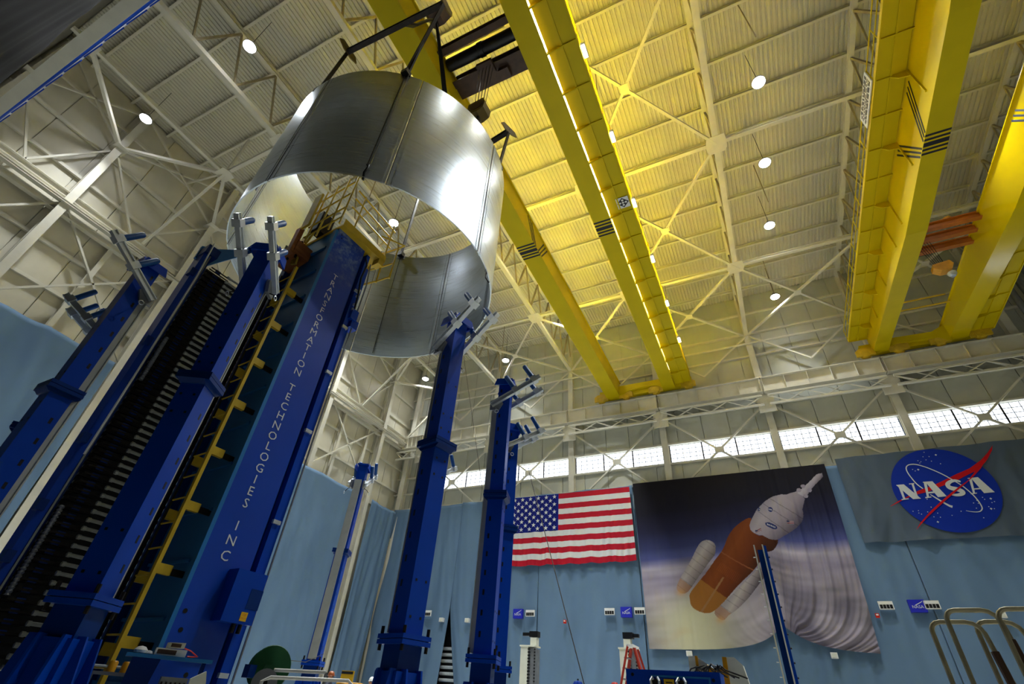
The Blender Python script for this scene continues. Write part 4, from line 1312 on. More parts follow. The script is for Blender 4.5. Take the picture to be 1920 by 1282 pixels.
# ================================================================== LETTERED TOWER
TT, TN, PL = V(.0999, .995, 0), V(.995, -.0999, 0), V(-8.36, 5.41, 0)
def TW(a, b, z):
    return PL + TT * a - TN * b + V(0, 0, z)
UZ = V(0, 0, 1)
def tbox(mb_, a0, a1, b0, b1, z0, z1):
    return mb_.frame(TW((a0 + a1) / 2, (b0 + b1) / 2, (z0 + z1) / 2), TT * (a1 - a0), -TN * (b1 - b0), UZ * (z1 - z0))
def scuffed():
    m = mat('blue_scuffed', '003fae', 0.35, var=0.08, scale=1.2)
    nt = m.node_tree
    b = nt.nodes['Principled BSDF']
    tc = nt.nodes.new('ShaderNodeTexCoord')
    sx = nt.nodes.new('ShaderNodeSeparateXYZ')
    nt.links.new(tc.outputs['Object'], sx.inputs[0])
    zr = nt.nodes.new('ShaderNodeMapRange')
    zr.inputs[1].default_value, zr.inputs[2].default_value = 9.3, 10.9
    nt.links.new(sx.outputs['Z'], zr.inputs[0])
    nz = nt.nodes.new('ShaderNodeTexNoise')
    nz.inputs['Scale'].default_value = 5.0
    nz.inputs['Detail'].default_value = 10
    nz.inputs['Roughness'].default_value = 0.75
    nt.links.new(tc.outputs['Object'], nz.inputs['Vector'])
    nr = nt.nodes.new('ShaderNodeMapRange')
    nr.inputs[1].default_value, nr.inputs[2].default_value = 0.48, 0.7
    nt.links.new(nz.outputs['Fac'], nr.inputs[0])
    mu = nt.nodes.new('ShaderNodeMath')
    mu.operation = 'MULTIPLY'
    nt.links.new(zr.outputs[0], mu.inputs[0])
    nt.links.new(nr.outputs[0], mu.inputs[1])
    mx = nt.nodes.new('ShaderNodeMix')
    mx.data_type = 'RGBA'
    old = b.inputs['Base Color'].links[0].from_socket
    nt.links.new(mu.outputs[0], mx.inputs['Factor'])
    nt.links.new(old, mx.inputs['A'])
    mx.inputs['B'].default_value = lin('9ab4cc') + (1,)
    nt.links.new(mx.outputs['Result'], b.inputs['Base Color'])
scuffed()
tw = thing('weld_tower', tuple(PL), 'broad blue tower lettered down its face, with ladder and railed platform', 'tower')
tbox(MB(), 0, .92, .0, .04, .05, 11.0).build('lettered_face', 'blue_scuffed', tw)
tbox(MB(), 0, .92, .04, 1.9, .05, 11.0).build('tower_body', 'blue_side', tw)
for z in np.arange(1.0, 10.8, .85):
    tbox(MB(), -.05, 0, .25, 1.7, z, z + .05).build('side_rib', 'blue_side', tw)
tbox(MB(), -.07, 0, .0, .14, .05, 10.9).build('edge_flange', 'blue_side', tw)
tbox(MB(), -.14, 0, 1.55, 1.75, .05, 10.4).build('cable_duct', 'blue_dark', tw)
tbox(MB(), .92, 1.02, .12, .6, .05, 10.9).build('recess', 'blue_dark', tw)
rl = tbox(tbox(MB(), 1.02, 1.13, -.02, .5, .05, 10.95), 1.13, 1.26, .06, .5, .05, 10.6).build('slide_rail', 'blue', tw)
for z in (9.55, 8.35, 7.0, 5.5, 3.6, 1.2):
    tbox(MB(), 1.0, 1.16, -.06, .0, z, z + .07).build('rail_clip', 'alu', rl)
ca = tbox(tbox(MB(), 1.1, 1.3, -.1, .12, 8.7, 9.0), 1.2, 1.42, -.06, .2, 8.5, 8.75).build('slide_carriage', 'blue', tw)
for z in (9.6, 9.4, 9.1, 8.95):
    tbox(MB(), 1.08, 1.14, -.1, -.04, z, z + .06).build('carriage_bolt', 'alu', ca)
MB().path([TW(1.0, -.05, 10.75), TW(1.05, -.12, 10.5), TW(1.02, -.1, 10.0), TW(1.1, -.1, 9.5), TW(1.12, -.12, 9.0)], .025, 6).build('cable', 'black', tw)
MB().path([TW(1.2, -.05, 10.7), TW(1.3, -.02, 10.0), TW(1.28, .0, 6), TW(1.3, .0, 1.0)], .02, 5).build('cable', 'grey_rail', tw)
for (a, z) in ((.15, 1.75), (.3, 1.45), (.5, 1.2), (.1, 2.0)):
    MB().tube(TW(a, .001, z), TW(a, -.006, z), .035, 12).build('bolt_hole', 'black', tw)
for (a, z) in ((.15, 10.75), (.12, 10.85)):
    MB().tube(TW(a, .001, z), TW(a, -.006, z), .02, 8).build('bolt_hole', 'black', tw)
# lettering, one letter under the other
word = 'TRANSFORMATION TECHNOLOGIES INC'
for i, chh in enumerate(word):
    if chh == ' ':
        continue
    zz = 9.5 - i * .2208 if i < 14 else (6.23 - (i - 15) * .2236 if i < 27 else 3.37 - (i - 28) * .25)
    m2 = MB()
    put_text(m2, chh, .235, TW(.38, -.006, zz), TT, UZ, sx=1.05)
    m2.build('letter_' + chh.lower(), 'letter', tw)
# control box with warning sticker
cb = tbox(MB(), .55, 1.12, -.28, .0, 1.93, 2.7).build('control_box', 'blue', tw)
tbox(MB(), .9, 1.13, -.285, -.279, 2.15, 2.45).build('box_door', 'blue_dark', cb)
st_ = tbox(MB(), .86, .98, -.286, -.28, 1.97, 2.1).build('voltage_sticker', 'sign_yellow', cb)
m2 = MB()
put_text(m2, '120', .05, TW(.92, -.29, 2.06), TT, UZ)
put_text(m2, 'VOLTS', .035, TW(.92, -.29, 2.01), TT, UZ)
m2.build('sticker_lettering', 'red', st_)
for a in (.88, 1.0):
    MB().tube(TW(a, -.15, 1.93), TW(a, -.15, 1.8), .035, 8).build('conduit_plug', 'black', cb)
# ladder on the side face
ld_ = tbox(MB(), -.49, -.43, .28, .36, .9, 9.25).build('ladder_rail', 'yellow_rail', tw)
tbox(MB(), -.48, -.45, .82, .85, .9, 9.2).build('ladder_rail', 'dark_steel', ld_)
for k in range(20):
    z = 1.2 + k * .41
    MB().tube(TW(-.46, .3, z), TW(-.46, .83, z), .016, 6).build('ladder_rung', 'yellow_rail', ld_)
for k in range(8):
    z = 1.5 + k * 1.0
    tbox(MB(), -.44, -.22, .28, .36, z - .05, z + .1).build('ladder_bracket', 'yellow_rail', ld_)
    tbox(MB(), -.22, 0, .3, .34, z - .04, z + .06).build('ladder_bracket', 'dark_steel', ld_)
    tbox(MB(), -.44, -.2, .84, .92, z - .15, z + .02).build('ladder_bracket', 'yellow_rail', ld_)
MB().bar(TW(-.5, .98, 1.2), TW(-.5, .98, 8.6), .05, .05).build('safety_cable', 'dark_steel', tw)
MB().bar(TW(-.5, 1.05, 1.2), TW(-.5, 1.05, 8.6), .03, .03).build('safety_cable', 'grey_rail', tw)
# platform and rails
pf = tbox(MB(), -.04, 1.5, -.2, 1.9, 11.0, 11.05).build('platform_deck', 'yellow_rail', tw)
tbox(MB(), -.05, 1.5, -.2, -.17, 10.98, 11.22).build('toe_plate', 'yellow_rail', pf)
tbox(MB(), 1.3, 1.48, -.2, .05, 10.8, 11.0).build('platform_plate', 'yellow_rail', pf)
def rail(p, q, r_=.025):
    MB().tube(p, q, r_, 7).build('guard_rail', 'yellow_rail', tw)
for b in (-.69, -.29, .17, .6):
    rail(TW(-.42, b, 10.35), TW(-.42, b, 12.45))
for z in (10.6, 11.0, 11.58, 12.1):
    rail(TW(-.42, .75, z), TW(-.42, -.72, z), .022)
for z in (11.5, 11.85, 12.2):
    rail(TW(-.14, -.42, z), TW(1.48, -.3, z))
for a in (.15, 1.3):
    rail(TW(a, -.4, 11.0), TW(a, -.4, 12.25))
for (a, b) in ((1.5, -.1), (1.55, -.55), (1.42, .35)):
    rail(TW(a, b, 10.25), TW(a, b, 11.5))
for z in (10.3, 10.85, 11.45):
    rail(TW(1.5, -.1, z), TW(1.55, -.55, z))
    rail(TW(1.5, -.1, z), TW(1.42, .35, z))
rail(TW(1.0, -.4, 11.5), TW(1.6, -.75, 11.5))
rail(TW(1.6, -.75, 11.5), TW(1.55, -.55, 11.45))
tbox(MB(), -.62, -.56, .42, .72, 10.75, 12.05).build('upright_plate', 'yellow_rail', tw)
MB().prism([(-.1, 10.9), (.35, 10.95), (.5, 10.4), (.35, 9.9), (.1, 9.8), (.2, 10.3)], TW(-.3, .75, 0), -TN, UZ, TT, .05).build('support_plate', 'yellow_rail', tw)
MB().frame(TW(-.25, 1.2, 10.25), TT * .45, (-TN * .75 - UZ * .12), UZ * .4).build('timber_block', 'wood', tw)
MB().frame(TW(-.5, .95, 10.5), TT * .12, -TN * .18, UZ * .9).build('timber_block', 'wood', tw)
for k in range(3):
    MB().bar(TW(-.35 - .05 * k, .9 + .25 * k, 10.0), TW(-.35 - .05 * k, .9 + .25 * k, 10.6), .035, .05).build('timber_strap', 'black', tw)
tbox(MB(), -.3, .1, .6, .9, 11.05, 11.75).build('panel_screen', 'dark_steel', tw)
MB().lathe(TW(.6, .3, 11.25), TT, [(.02, 0), (.13, .03), (.13, .2), (.05, .25)], 14).build('beacon', 'hookyellow', tw, smooth=True)

# ================================================================== CLAMP BANK
B0 = V(-10.7, 3.9, 0)
def BW(s, d, z):
    return B0 + TT * s + TN * d + UZ * z
def bbox(mb_, s0, s1, d0, d1, z0, z1):
    return mb_.frame(BW((s0 + s1) / 2, (d0 + d1) / 2, (z0 + z1) / 2), TT * (s1 - s0), TN * (d1 - d0), UZ * (z1 - z0))
bk = thing('clamp_bank', tuple(B0), 'tall bank of black clamp fingers with silver cylinders beside the blue tower', 'clamp bank')
bbox(MB(), -.08, .06, -.3, .12, .05, 9.5).build('bank_column', 'blue', bk)
bbox(MB(), .06, .16, -.3, -.02, .05, 9.45).build('bank_column', 'blue_dark', bk)
bbox(MB(), .055, .085, .1, .14, 1.2, 9.4).build('column_strip', 'grey_rail', bk)
MB().prism([(-.12, 9.3), (.2, 9.3), (.7, 10.1), (.75, 10.4), (.2, 9.9), (-.12, 9.7)], BW(0, -.25, 0), TT, UZ, TN, .08).build('head_bracket', 'blue_side', bk)
bbox(MB(), -.1, .2, -.15, .2, 9.35, 9.6).build('column_head', 'blue_dark', bk)
for z in (8.6, 6.6, 4.4, 3.2, 2.4):
    bbox(MB(), -.14, -.02, .02, .2, z, z + .18).build('side_valve', 'blue_dark', bk)
bbox(MB(), .2, 1.15, -.45, -.3, .6, 9.3).build('bank_backing', 'black', bk)
bbox(MB(), 1.93, 1.99, -.1, .06, .9, 8.9).build('white_guide', 'white', bk)
MB().path([BW(-.05, .3, 9.6), BW(.0, .3, 8.6), BW(.02, .28, 6), BW(.02, .25, 4.2)], .018, 5).build('white_hose', 'white', bk)
# ribbed hoses
for (z0, z1) in ((5.9, 7.0), (2.0, 3.4)):
    n_ = 26
    m2 = MB()
    prof_ = []
    for k in range(n_):
        prof_ += [(.045, k / n_ * (z1 - z0)), (.03, (k + .5) / n_ * (z1 - z0))]
    m2.lathe(BW(.2, .1, z0), UZ, prof_, 10).build('ribbed_hose', 'grey_rail', bk, smooth=True)
NF = 57
f0 = None
for k in range(NF):
    z = 1.1 + k * .1435
    if f0 is None:
        m2 = MB()
        m2.bar(TT * .22, TT * .72, .012, .03).bar(TT * .22 + TN * .1, TT * .72 + TN * .1, .012, .03)
        m2.frame(TT * .45 - TN * .12, TT * .5, TN * .06, UZ * .05)
        f0 = m2.build('clamp_finger', 'finger', bk, world=False)
        c0 = MB().lathe(TT * .62 + TN * .12 + UZ * .01, TT, [(.02, 0), (.04, .01), (.04, .06), (.03, .07), (.03, .42), (.04, .43), (.04, .47), (.015, .48), (.015, .56)], 10).build('air_cylinder', 'cylinder', f0, smooth=True, world=False)
        r0 = MB().frame(TT * 1.55 + TN * .02, TT * .75, TN * .08, UZ * .06).build('finger_tip', 'finger_red', f0, world=False)
        t0_ = MB().frame(TT * .4 + TN * .08 + UZ * .0, TT * .12, TN * .03, UZ * .07).build('finger_link', 'blue_dark', f0, world=False)
        f0.location = (0, 0, z)
    else:
        o = inst(f0, (0, 0, z), bk)
        for ch in (c0, r0, t0_):
            inst(ch, (0, 0, 0), o)
# small lamp glint and clip on the bank
MB().lathe(BW(1.9, .3, 2.2), TN, [(.02, 0), (.025, .01), (.025, .03)], 10).build('indicator_lamp', 'indicator', bk)
MB().path([BW(1.85, .2, 3.05), BW(1.8, .22, 2.9), BW(1.78, .22, 2.75), BW(1.74, .22, 2.62)], .02, 5).build('hose_clip', 'grey_rail', bk)

# ================================================================== FLOOR EQUIPMENT
# clamp table under the ladder
tb = thing('roller_stand', (-8.55, 4.75, 0), 'low steel stand with short yellow rollers at the foot of the ladder', 'stand')
SD_, SN_ = V(.5, .866, 0), V(.866, -.5, 0)
def sbox(p, l, w_, z0, z1):
    p = V(p)
    return MB().frame(V(p.x, p.y, (z0 + z1) / 2), SD_ * l, SN_ * w_, UZ * (z1 - z0))
SO = V(-8.55, 4.7, 0)
sbox(SO, .95, .22, 1.12, 1.16).build('stand_top', 'grey_rail', tb)
sbox(SO, .95, .22, .86, .9).build('stand_shelf', 'grey_rail', tb)
for k in (-.38, -.2, .2, .36):
    MB().lathe(SO + SD_ * k + V(0, 0, 1.16), (0, 0, 1), [(.055, 0), (.055, .11), (.04, .13)], 14).build('roller', 'hookyellow', tb, smooth=True)
for k in (-.44, 0, .44):
    for q in (-.08, .08):
        sbox(SO + SD_ * k + SN_ * q, .05, .05, 0, 1.12).build('leg', 'grey_rail', tb)
MB().tube(SO - SD_ * .6 + V(0, 0, 1.22), SO + SD_ * .7 + V(0, 0, 1.22), .016, 10).build('shaft', 'alu', tb, smooth=True)
# blue shelf with papers
SQ = V(-7.38, 4.93, 0)
sh = thing('tool_shelf', tuple(SQ), 'blue shelf on a bracket at the foot of the lettered tower', 'shelf')
sbox(SQ, 1.0, .3, 1.33, 1.37).build('shelf_top', 'blue_side', sh)
MB().prism([(-.42, 1.33), (-.1, 1.33), (-.25, .1), (-.42, .1)], SQ, SD_, UZ, SN_, .05).build('shelf_bracket', 'blue_dark', sh)
sbox(SQ + SD_ * .42, .05, .05, .05, 1.33).build('shelf_leg', 'blue_dark', sh)
sbox(SQ, 1.0, .3, 0, .05).build('shelf_foot', 'blue_dark', sh)
Q1 = SQ - SD_ * .02 + V(0, 0, 1.37)
bx1 = thing('carton', tuple(Q1), 'small printed white carton lying on the blue shelf', 'carton')
MB().frame(Q1 + V(0, 0, .04), SD_ * .36, SN_ * .2, UZ * .08).build('carton_body', 'white', bx1)
MB().frame(Q1 - SD_ * .05 + SN_ * .102 + V(0, 0, .04), SD_ * .22, SN_ * .004, UZ * .05).build('carton_label', 'brown', bx1)
Q2 = Q1 + SD_ * .03 + V(0, 0, .083)
bx2 = thing('carton', tuple(Q2), 'torn white paper packet on top of the carton', 'carton')
MB().frame(Q2 + V(0, 0, .04), SD_ * .19 + UZ * .01, SN_ * .12 + SD_ * .02, UZ * .065).build('packet_body', 'cream', bx2)
MB().frame(Q2 + SN_ * .065 + V(0, 0, .04), SD_ * .12, SN_ * .004, UZ * .04).build('packet_label', 'brown', bx2)
rg = MB()
Q3 = SQ - SD_ * .36 + V(0, 0, 1.37)
rg.lathe(Q3, (0, 0, 1), [(.02, 0), (.075, .01), (.08, .04), (.045, .075), (.0, .085)], 12)
rg.lathe(Q3 + SD_ * .1, (0, 0, 1), [(.01, 0), (.045, .01), (.035, .035), (.0, .045)], 10)
rg = rg.build('rag', 'white', smooth=True)
tag(rg, 'crumpled white rag on the left end of the blue shelf', 'rag')
tag(MB().path([Q1 + SD_ * .14 + SN_ * .05 + V(0, 0, .1), Q1 + SD_ * .22 + SN_ * .06 + V(0, 0, .08), Q1 + SD_ * .33 + SN_ * .06 + V(0, 0, .02), Q1 + SD_ * .26 + SN_ * .1 + V(0, 0, .012), Q1 + SD_ * .2 + SN_ * .12 + V(0, 0, .012)], .009, 6).build('red_cable', 'red', smooth=True), 'red cable curling off the carton on the blue shelf', 'cable')
MO = SQ + SD_ * .12 + SN_ * .28
mo = thing('motor_unit', tuple(MO), 'grey motor unit with cream clamp below the blue shelf', 'motor')
sbox(MO, .3, .2, .12, 1.15).build('motor_body', 'grey_rail', mo)
for k in range(6):
    sbox(MO + SN_ * .11 - SD_ * (.13 - .05 * k), .02, .02, .2, 1.1).build('cooling_fin', 'dark_steel', mo)
MB().prism([(.17, 1.15), (.32, 1.24), (.36, 1.12), (.34, .7), (.17, .7)], MO, SD_, UZ, SN_, .12).build('clamp_body', 'cream', mo)
sbox(MO, .4, .22, 0, .12).build('motor_base', 'dark_steel', mo)
# silver pipe fittings, lower left
pf_ = thing('pipe_fitting', (-9.0, 2.9, 0), 'shiny silver pipe flanges at the lower left edge', 'pipe')
MB().lathe((-9.4, 2.95, 1.28), (1, .15, -.1), [(.1, 0), (.1, .2), (.16, .21), (.16, .29), (.1, .3), (.1, .42), (.16, .43), (.16, .5), (.1, .51), (.1, .6)], 20).build('pipe_body', 'alu', pf_, smooth=True)
MB().tube((-9.1, 3.0, 0), (-9.1, 3.0, 1.2), .06, 10).build('pipe_stand', 'dark_steel', pf_)
# green hose reel
RE = V(-7.1, 6.35, 0)
re = thing('hose_reel', tuple(RE), 'dark green hose reel standing beside the lettered tower', 'hose reel')
RA = V(.85, -.5, .1)
MB().lathe(RE + V(0, 0, 1.36), RA, [(.05, -.14), (.28, -.13), (.29, -.11), (.15, -.1), (.15, .07), (.29, .08), (.28, .1), (.05, .12)], 28).build('reel_drum', 'green', re, smooth=True)
for k in range(4):
    MB().lathe(RE + V(0, 0, 1.36), RA, [(.15, -.09 + .04 * k), (.2, -.075 + .04 * k), (.15, -.055 + .04 * k)], 24).build('hose_coil', 'black', re, smooth=True)
MB().prism([(-.25, 0), (.25, 0), (.07, 1.4), (-.07, 1.4)], RE + V(.12, -.12, 0), (.5, .85, 0), (0, 0, 1), (.85, -.5, 0), .04).build('reel_stand', 'green', re)
MB().frame(RE + V(-.05, -.3, 1.3), V(.12, 0, 0), V(0, .12, 0), UZ * .16).build('reel_valve', 'blue_dark', re)
# flanged drum
GD = V(-6.3, 5.62, 0)
gd = thing('cable_drum', tuple(GD), 'round grey flanged drum on a green frame at the bottom edge', 'drum')
MB().lathe(GD + V(0, 0, 1.17), (.75, -.65, .1), [(.05, -.05), (.15, -.05), (.16, 0), (.05, .01)], 26).build('drum_flange', 'grey_rail', gd, smooth=True)
MB().lathe(GD + V(0, 0, 1.17), (.75, -.65, .1), [(.0, .012), (.04, .012), (.04, .02), (0, .02)], 14).build('drum_hub', 'black', gd)
MB().frame(GD + V(-.1, .12, .6), V(.14, .1, 0), V(-.1, .14, 0), UZ * 1.2).build('drum_frame', 'green', gd)
MB().tube(GD + V(-.05, .15, 1.32), GD + V(.55, .5, 1.34), .022, 10).build('drum_handle', 'white', gd, smooth=True)
MB().tube(GD + V(.55, .5, 1.34), GD + V(.55, .5, 0), .018, 8).build('drum_prop', 'grey_rail', gd)
# railing frame at bottom centre-left
rf = thing('guard_frame', (-5.2, 5.3, 0), 'low frame of white bent tubing at the bottom edge, left of centre', 'frame')
MB().path([(-5.65, 5.0, 0), (-5.65, 5.0, 1.18), (-5.58, 5.05, 1.22), (-4.88, 5.6, 1.25), (-4.82, 5.64, 1.2), (-4.82, 5.64, 0)], .02, 8).build('frame_tube', 'white', rf, smooth=True)
MB().path([(-5.4, 5.2, 1.1), (-4.7, 5.75, 1.13), (-4.62, 5.8, 1.06), (-4.62, 5.8, 0)], .018, 8).build('frame_tube', 'white', rf, smooth=True)
MB().frame(V(-5.15, 5.4, 1.0), V(.38, .3, 0), V(-.015, .02, 0), UZ * .26).build('frame_plate', 'blue_dark', rf)
# yellow caution sign
sg = thing('caution_sign', (-11.4, 13.0, 0), 'yellow caution sign with black text bands near the far worker', 'sign')
MB().box(-11.62, -11.18, 12.98, 13.02, 1.3, 1.68).build('sign_board', 'sign_yellow', sg)
MB().box(-11.6, -11.2, 12.96, 12.98, 1.6, 1.66).build('sign_band', 'stripe', sg)
MB().box(-11.56, -11.24, 12.96, 12.98, 1.44, 1.455).build('sign_band', 'stripe', sg)
MB().box(-11.43, -11.37, 12.98, 13.02, 0, 1.3).build('sign_post', 'dark_steel', sg)
MB().box(-11.6, -11.2, 12.8, 13.2, 0, .04).build('sign_foot', 'dark_steel', sg)
for k, (x, y) in enumerate(((-10.6, 12.0), (-10.2, 12.15), (-9.85, 11.6))):
    o = thing('yellow_drum', (x, y, 0), ['left of the short yellow cylinders below the caution sign', 'middle of the short yellow cylinders right of the caution sign', 'rightmost short yellow cylinder before the open curtain'][k], 'drum', 'short yellow cylinders')
    MB().lathe((x, y, 0), (0, 0, 1), [(.17, 0), (.18, .02), (.18, 1.36), (.15, 1.38), (0, 1.38)], 18).build('drum_body', 'hookyellow', o, smooth=True)
    MB().lathe((x, y, .7), (0, 0, 1), [(.185, 0), (.195, .02), (.185, .04)], 18).build('drum_hoop', 'hookyellow', o, smooth=True)
# two cream inspection columns with camera heads
def gantry(x, y, label, s_):
    t = thing('inspection_column', (x, y, 0), label, 'column', 'cream inspection columns')
    MB().box(x - .36, x + .02, y - .3, y + .3, 0, 3.42).build('column_body', 'cream', t)
    MB().box(x + .02, x + .34, y - .25, y + .3, 0, 3.36).build('column_channel', 'grey_rail', t)
    for k in range(26):
        MB().box(x + .0, x + .1, y - .31, y - .25, .3 + k * .12, .36 + k * .12).build('rack_tooth', 'black', t)
        MB().box(x + .3, x + .36, y - .29, y - .25, .3 + k * .12, .36 + k * .12).build('rack_tooth', 'black', t)
    MB().box(x - .4, x + .36, y - .33, y + .33, 3.42, 3.48).build('column_cap', 'cream', t)
    MB().box(x - .08 - .12 * s_, x + .22 - .12 * s_, y - .15, y + .15, 3.48, 3.8).build('motor_mount', 'cream', t)
    cmr = MB().box(x - .12 - .1 * s_, x + .3 - .1 * s_, y - .16, y + .16, 3.82, 4.05).build('camera_body', 'black', t)
    xs = x + (-.38 if s_ < 0 else .45)
    MB().box(min(xs, x), max(xs, x), y - .1, y + .1, 3.87, 4.0).build('camera_arm', 'black', cmr)
gantry(-10.66, 24.0, 'cream column with black camera head, below the middle of the flag', -1)
gantry(-6.08, 24.0, 'cream column with black camera head beside the red stepladder', 1)
# red stepladder
rl_ = thing('stepladder', (-5.0, 20.0, 0), 'red stepladder in front of the right cream column', 'ladder')
for (x0, x1, yy) in ((-5.1, -5.9, 19.9), (-4.95, -4.1, 20.2)):
    MB().bar((x0, yy, 3.15), (x1, yy - .3, 0), .1, .07).build('ladder_leg', 'ladder_red', rl_)
    MB().bar((x0, yy + .5, 3.15), (x1, yy + .8, 0), .1, .07).build('ladder_leg', 'ladder_red', rl_)
MB().box(-5.15, -4.9, 19.85, 20.75, 3.12, 3.2).build('ladder_cap', 'white', rl_)
for k in range(9):
    z = .3 + k * .31
    xo = -5.9 + .8 * z / 3.15
    MB().box(xo - .05, xo + .08, 19.7 + .06 * k / 3, 20.9 - .04 * k, z, z + .03).build('ladder_tread', 'grey_rail', rl_)
# blue welding panel
bp_ = thing('welding_cabinet', (-1.67, 9.1, 0), 'bright blue welding equipment cabinet at the bottom edge', 'cabinet')
cbm = MB().box(-2.36, -.98, 9.0, 9.5, 0, 1.72).build('cabinet_body', 'blue', bp_)
for (x0, x1, z0, z1) in ((-1.98, -1.12, 1.63, 1.655), (-1.145, -1.12, .9, 1.63)):
    MB().box(x0, x1, 8.98, 9.0, z0, z1).build('cabinet_trim', 'blue_side', bp_)
for x in (-1.9, -1.52):
    v_ = MB().box(x - .07, x + .07, 8.93, 9.0, 1.38, 1.6).build('valve_block', 'dark_steel', bp_)
    for dx in (-.04, .04):
        MB().path([(x + dx, 8.93, 1.6), (x + dx, 8.9, 1.62), (x + dx * 1.6, 8.88, 1.58), (x + dx * 1.2, 8.9, 1.45)], .018, 6).build('valve_pipe', 'alu', v_, smooth=True)
ys = MB().box(-1.79, -1.64, 8.985, 9.0, 1.42, 1.61).build('brand_plate', 'sign_yellow', bp_)
m2 = MB()
put_text(m2, 'ESAB', .045, (-1.715, 8.98, 1.53), (1, 0, 0), (0, 0, 1))
m2.prism([(-.04, .03), (.06, .03), (.04, .045), (-.05, .045)], (-1.715, 8.98, 1.53), (1, 0, 0), (0, 0, 1), (0, 1, 0), .003)
m2.prism([(-.06, -.045), (.05, -.045), (.06, -.03), (-.05, -.03)], (-1.715, 8.98, 1.53), (1, 0, 0), (0, 0, 1), (0, 1, 0), .003)
m2.build('plate_lettering', 'stripe', ys)
for (x, z) in ((-2.26, 1.65), (-1.08, 1.62)):
    MB().lathe((x, 9.0, z), (0, -1, 0), [(.024, 0), (.024, .004)], 12).build('panel_hole', 'black', bp_)
# yellow and white welding head unit
wh = thing('welding_unit', (-1.4, 12.0, 0), 'yellow and grey welding head with tangled black hoses behind the blue cabinet', 'machine')
MB().box(-1.62, -1.05, 11.9, 12.3, .0, 2.0).build('unit_body', 'robot_yellow', wh)
MB().prism([(-1.2, 1.2), (-1.12, 2.17), (-.98, 2.17), (-.85, 2.05), (-.7, 1.2)], (0, 11.85, 0), (1, 0, 0), (0, 0, 1), (0, 1, 0), .3).build('unit_cover', 'cream', wh)
MB().prism([(-1.24, 1.2), (-1.2, 2.17), (-1.12, 2.17), (-1.14, 1.2)], (0, 11.84, 0), (1, 0, 0), (0, 0, 1), (0, 1, 0), .3).build('unit_edge', 'robot_yellow', wh)
MB().prism([(-1.85, 1.85), (-1.84, 2.17), (-1.7, 2.18), (-1.5, 2.05), (-1.5, 1.85)], (0, 11.9, 0), (1, 0, 0), (0, 0, 1), (0, 1, 0), .25).build('unit_cover', 'cream', wh)
MB().box(-1.71, -1.66, 11.88, 11.9, 1.9, 2.18).build('unit_edge', 'robot_yellow', wh)
rr_ = random.Random(11)
for k in range(9):
    x0 = -1.86 + .07 * k
    pts = [V(x0, 11.85, 1.88)]
    for j in range(1, 5):
        pts.append(V(x0 + .1 * j * rr_.uniform(.2, 1.0), 11.82 - .02 * k, 1.88 + .16 * math.sin(j / 5 * math.pi) * rr_.uniform(.5, 1.1)))
    pts.append(V(x0 + rr_.uniform(.2, .5), 11.85, 1.84))
    MB().path(pts, .014, 6).build('hose', 'black', wh, smooth=True)
# tall blue mast in front of the poster
ms = thing('rail_mast', (-.15, 14.0, 0), 'slim blue mast edged with pale rails in front of the rocket poster', 'mast')
MB().box(-.17, -.02, 13.95, 14.15, 0, 4.62).build('mast_core', 'blue_dark', ms)
MB().box(-.02, .04, 13.9, 14.2, 0, 4.7).build('mast_side', 'blue', ms)
for x in (-.24, -.05):
    MB().box(x, x + .03, 13.86, 13.95, 0, 4.72).build('mast_rail', 'cream', ms)
for k in range(16):
    MB().tube((-.25, 13.95, .4 + k * .27), (-.3, 13.95, .4 + k * .27), .012, 6).build('mast_bolt', 'alu', ms)
    MB().tube((.04, 14.0, .4 + k * .27), (.07, 14.0, .4 + k * .27), .02, 6).build('mast_bolt', 'dark_steel', ms)
MB().box(-.5, .3, 13.7, 14.4, 0, .05).build('mast_foot', 'blue_dark', ms)
# bent pipe rails at the right
def loop(x, zt, w_, y, label, bend):
    t = thing('pipe_loop', (x, y, 0), label, 'pipe rail', 'bent pipe rails at the lower right')
    r_ = .09
    pts = [V(x, y, 0), V(x, y, zt - .3), V(x, y, zt - r_)]
    pts += [V(x + r_ * (1 - math.cos(q)), y, zt - r_ + r_ * math.sin(q)) for q in np.linspace(.3, 1.57, 4)]
    pts += [V(x + w_ - .12 + .12 * math.sin(q), y, zt - .12 + .12 * math.cos(q)) for q in np.linspace(0, 1.4, 4)]
    pts += [V(x + w_ + .02, y, zt - .35), V(x + w_ + .06, y, zt - .62), V(x + w_ + bend, y, 1.3), V(x + w_ + bend, y, 0)]
    MB().path(pts, .022, 8).build('pipe', 'pipe', t, smooth=True)
    MB().tube((x + w_ + .03, y, zt - .55), (x + w_ + .01, y, zt - .25), .034, 8).build('rubber_sleeve', 'brown', t)
    for z in (.6, 1.2):
        MB().tube((x, y, z), (x + w_ + bend, y, z), .018, 6).build('cross_bar', 'pipe', t)
loop(1.36, 2.09, .42, 7.0, 'leftmost bent pipe rail beside the small blue sign', .28)
loop(1.5, 2.18, .42, 6.9, 'second bent pipe rail from the left, taller than its neighbours', .26)
loop(1.76, 2.11, .36, 7.12, 'third bent pipe rail from the left', .3)
loop(1.88, 2.17, .36, 6.78, 'rightmost bent pipe rail cut by the right edge', .3)
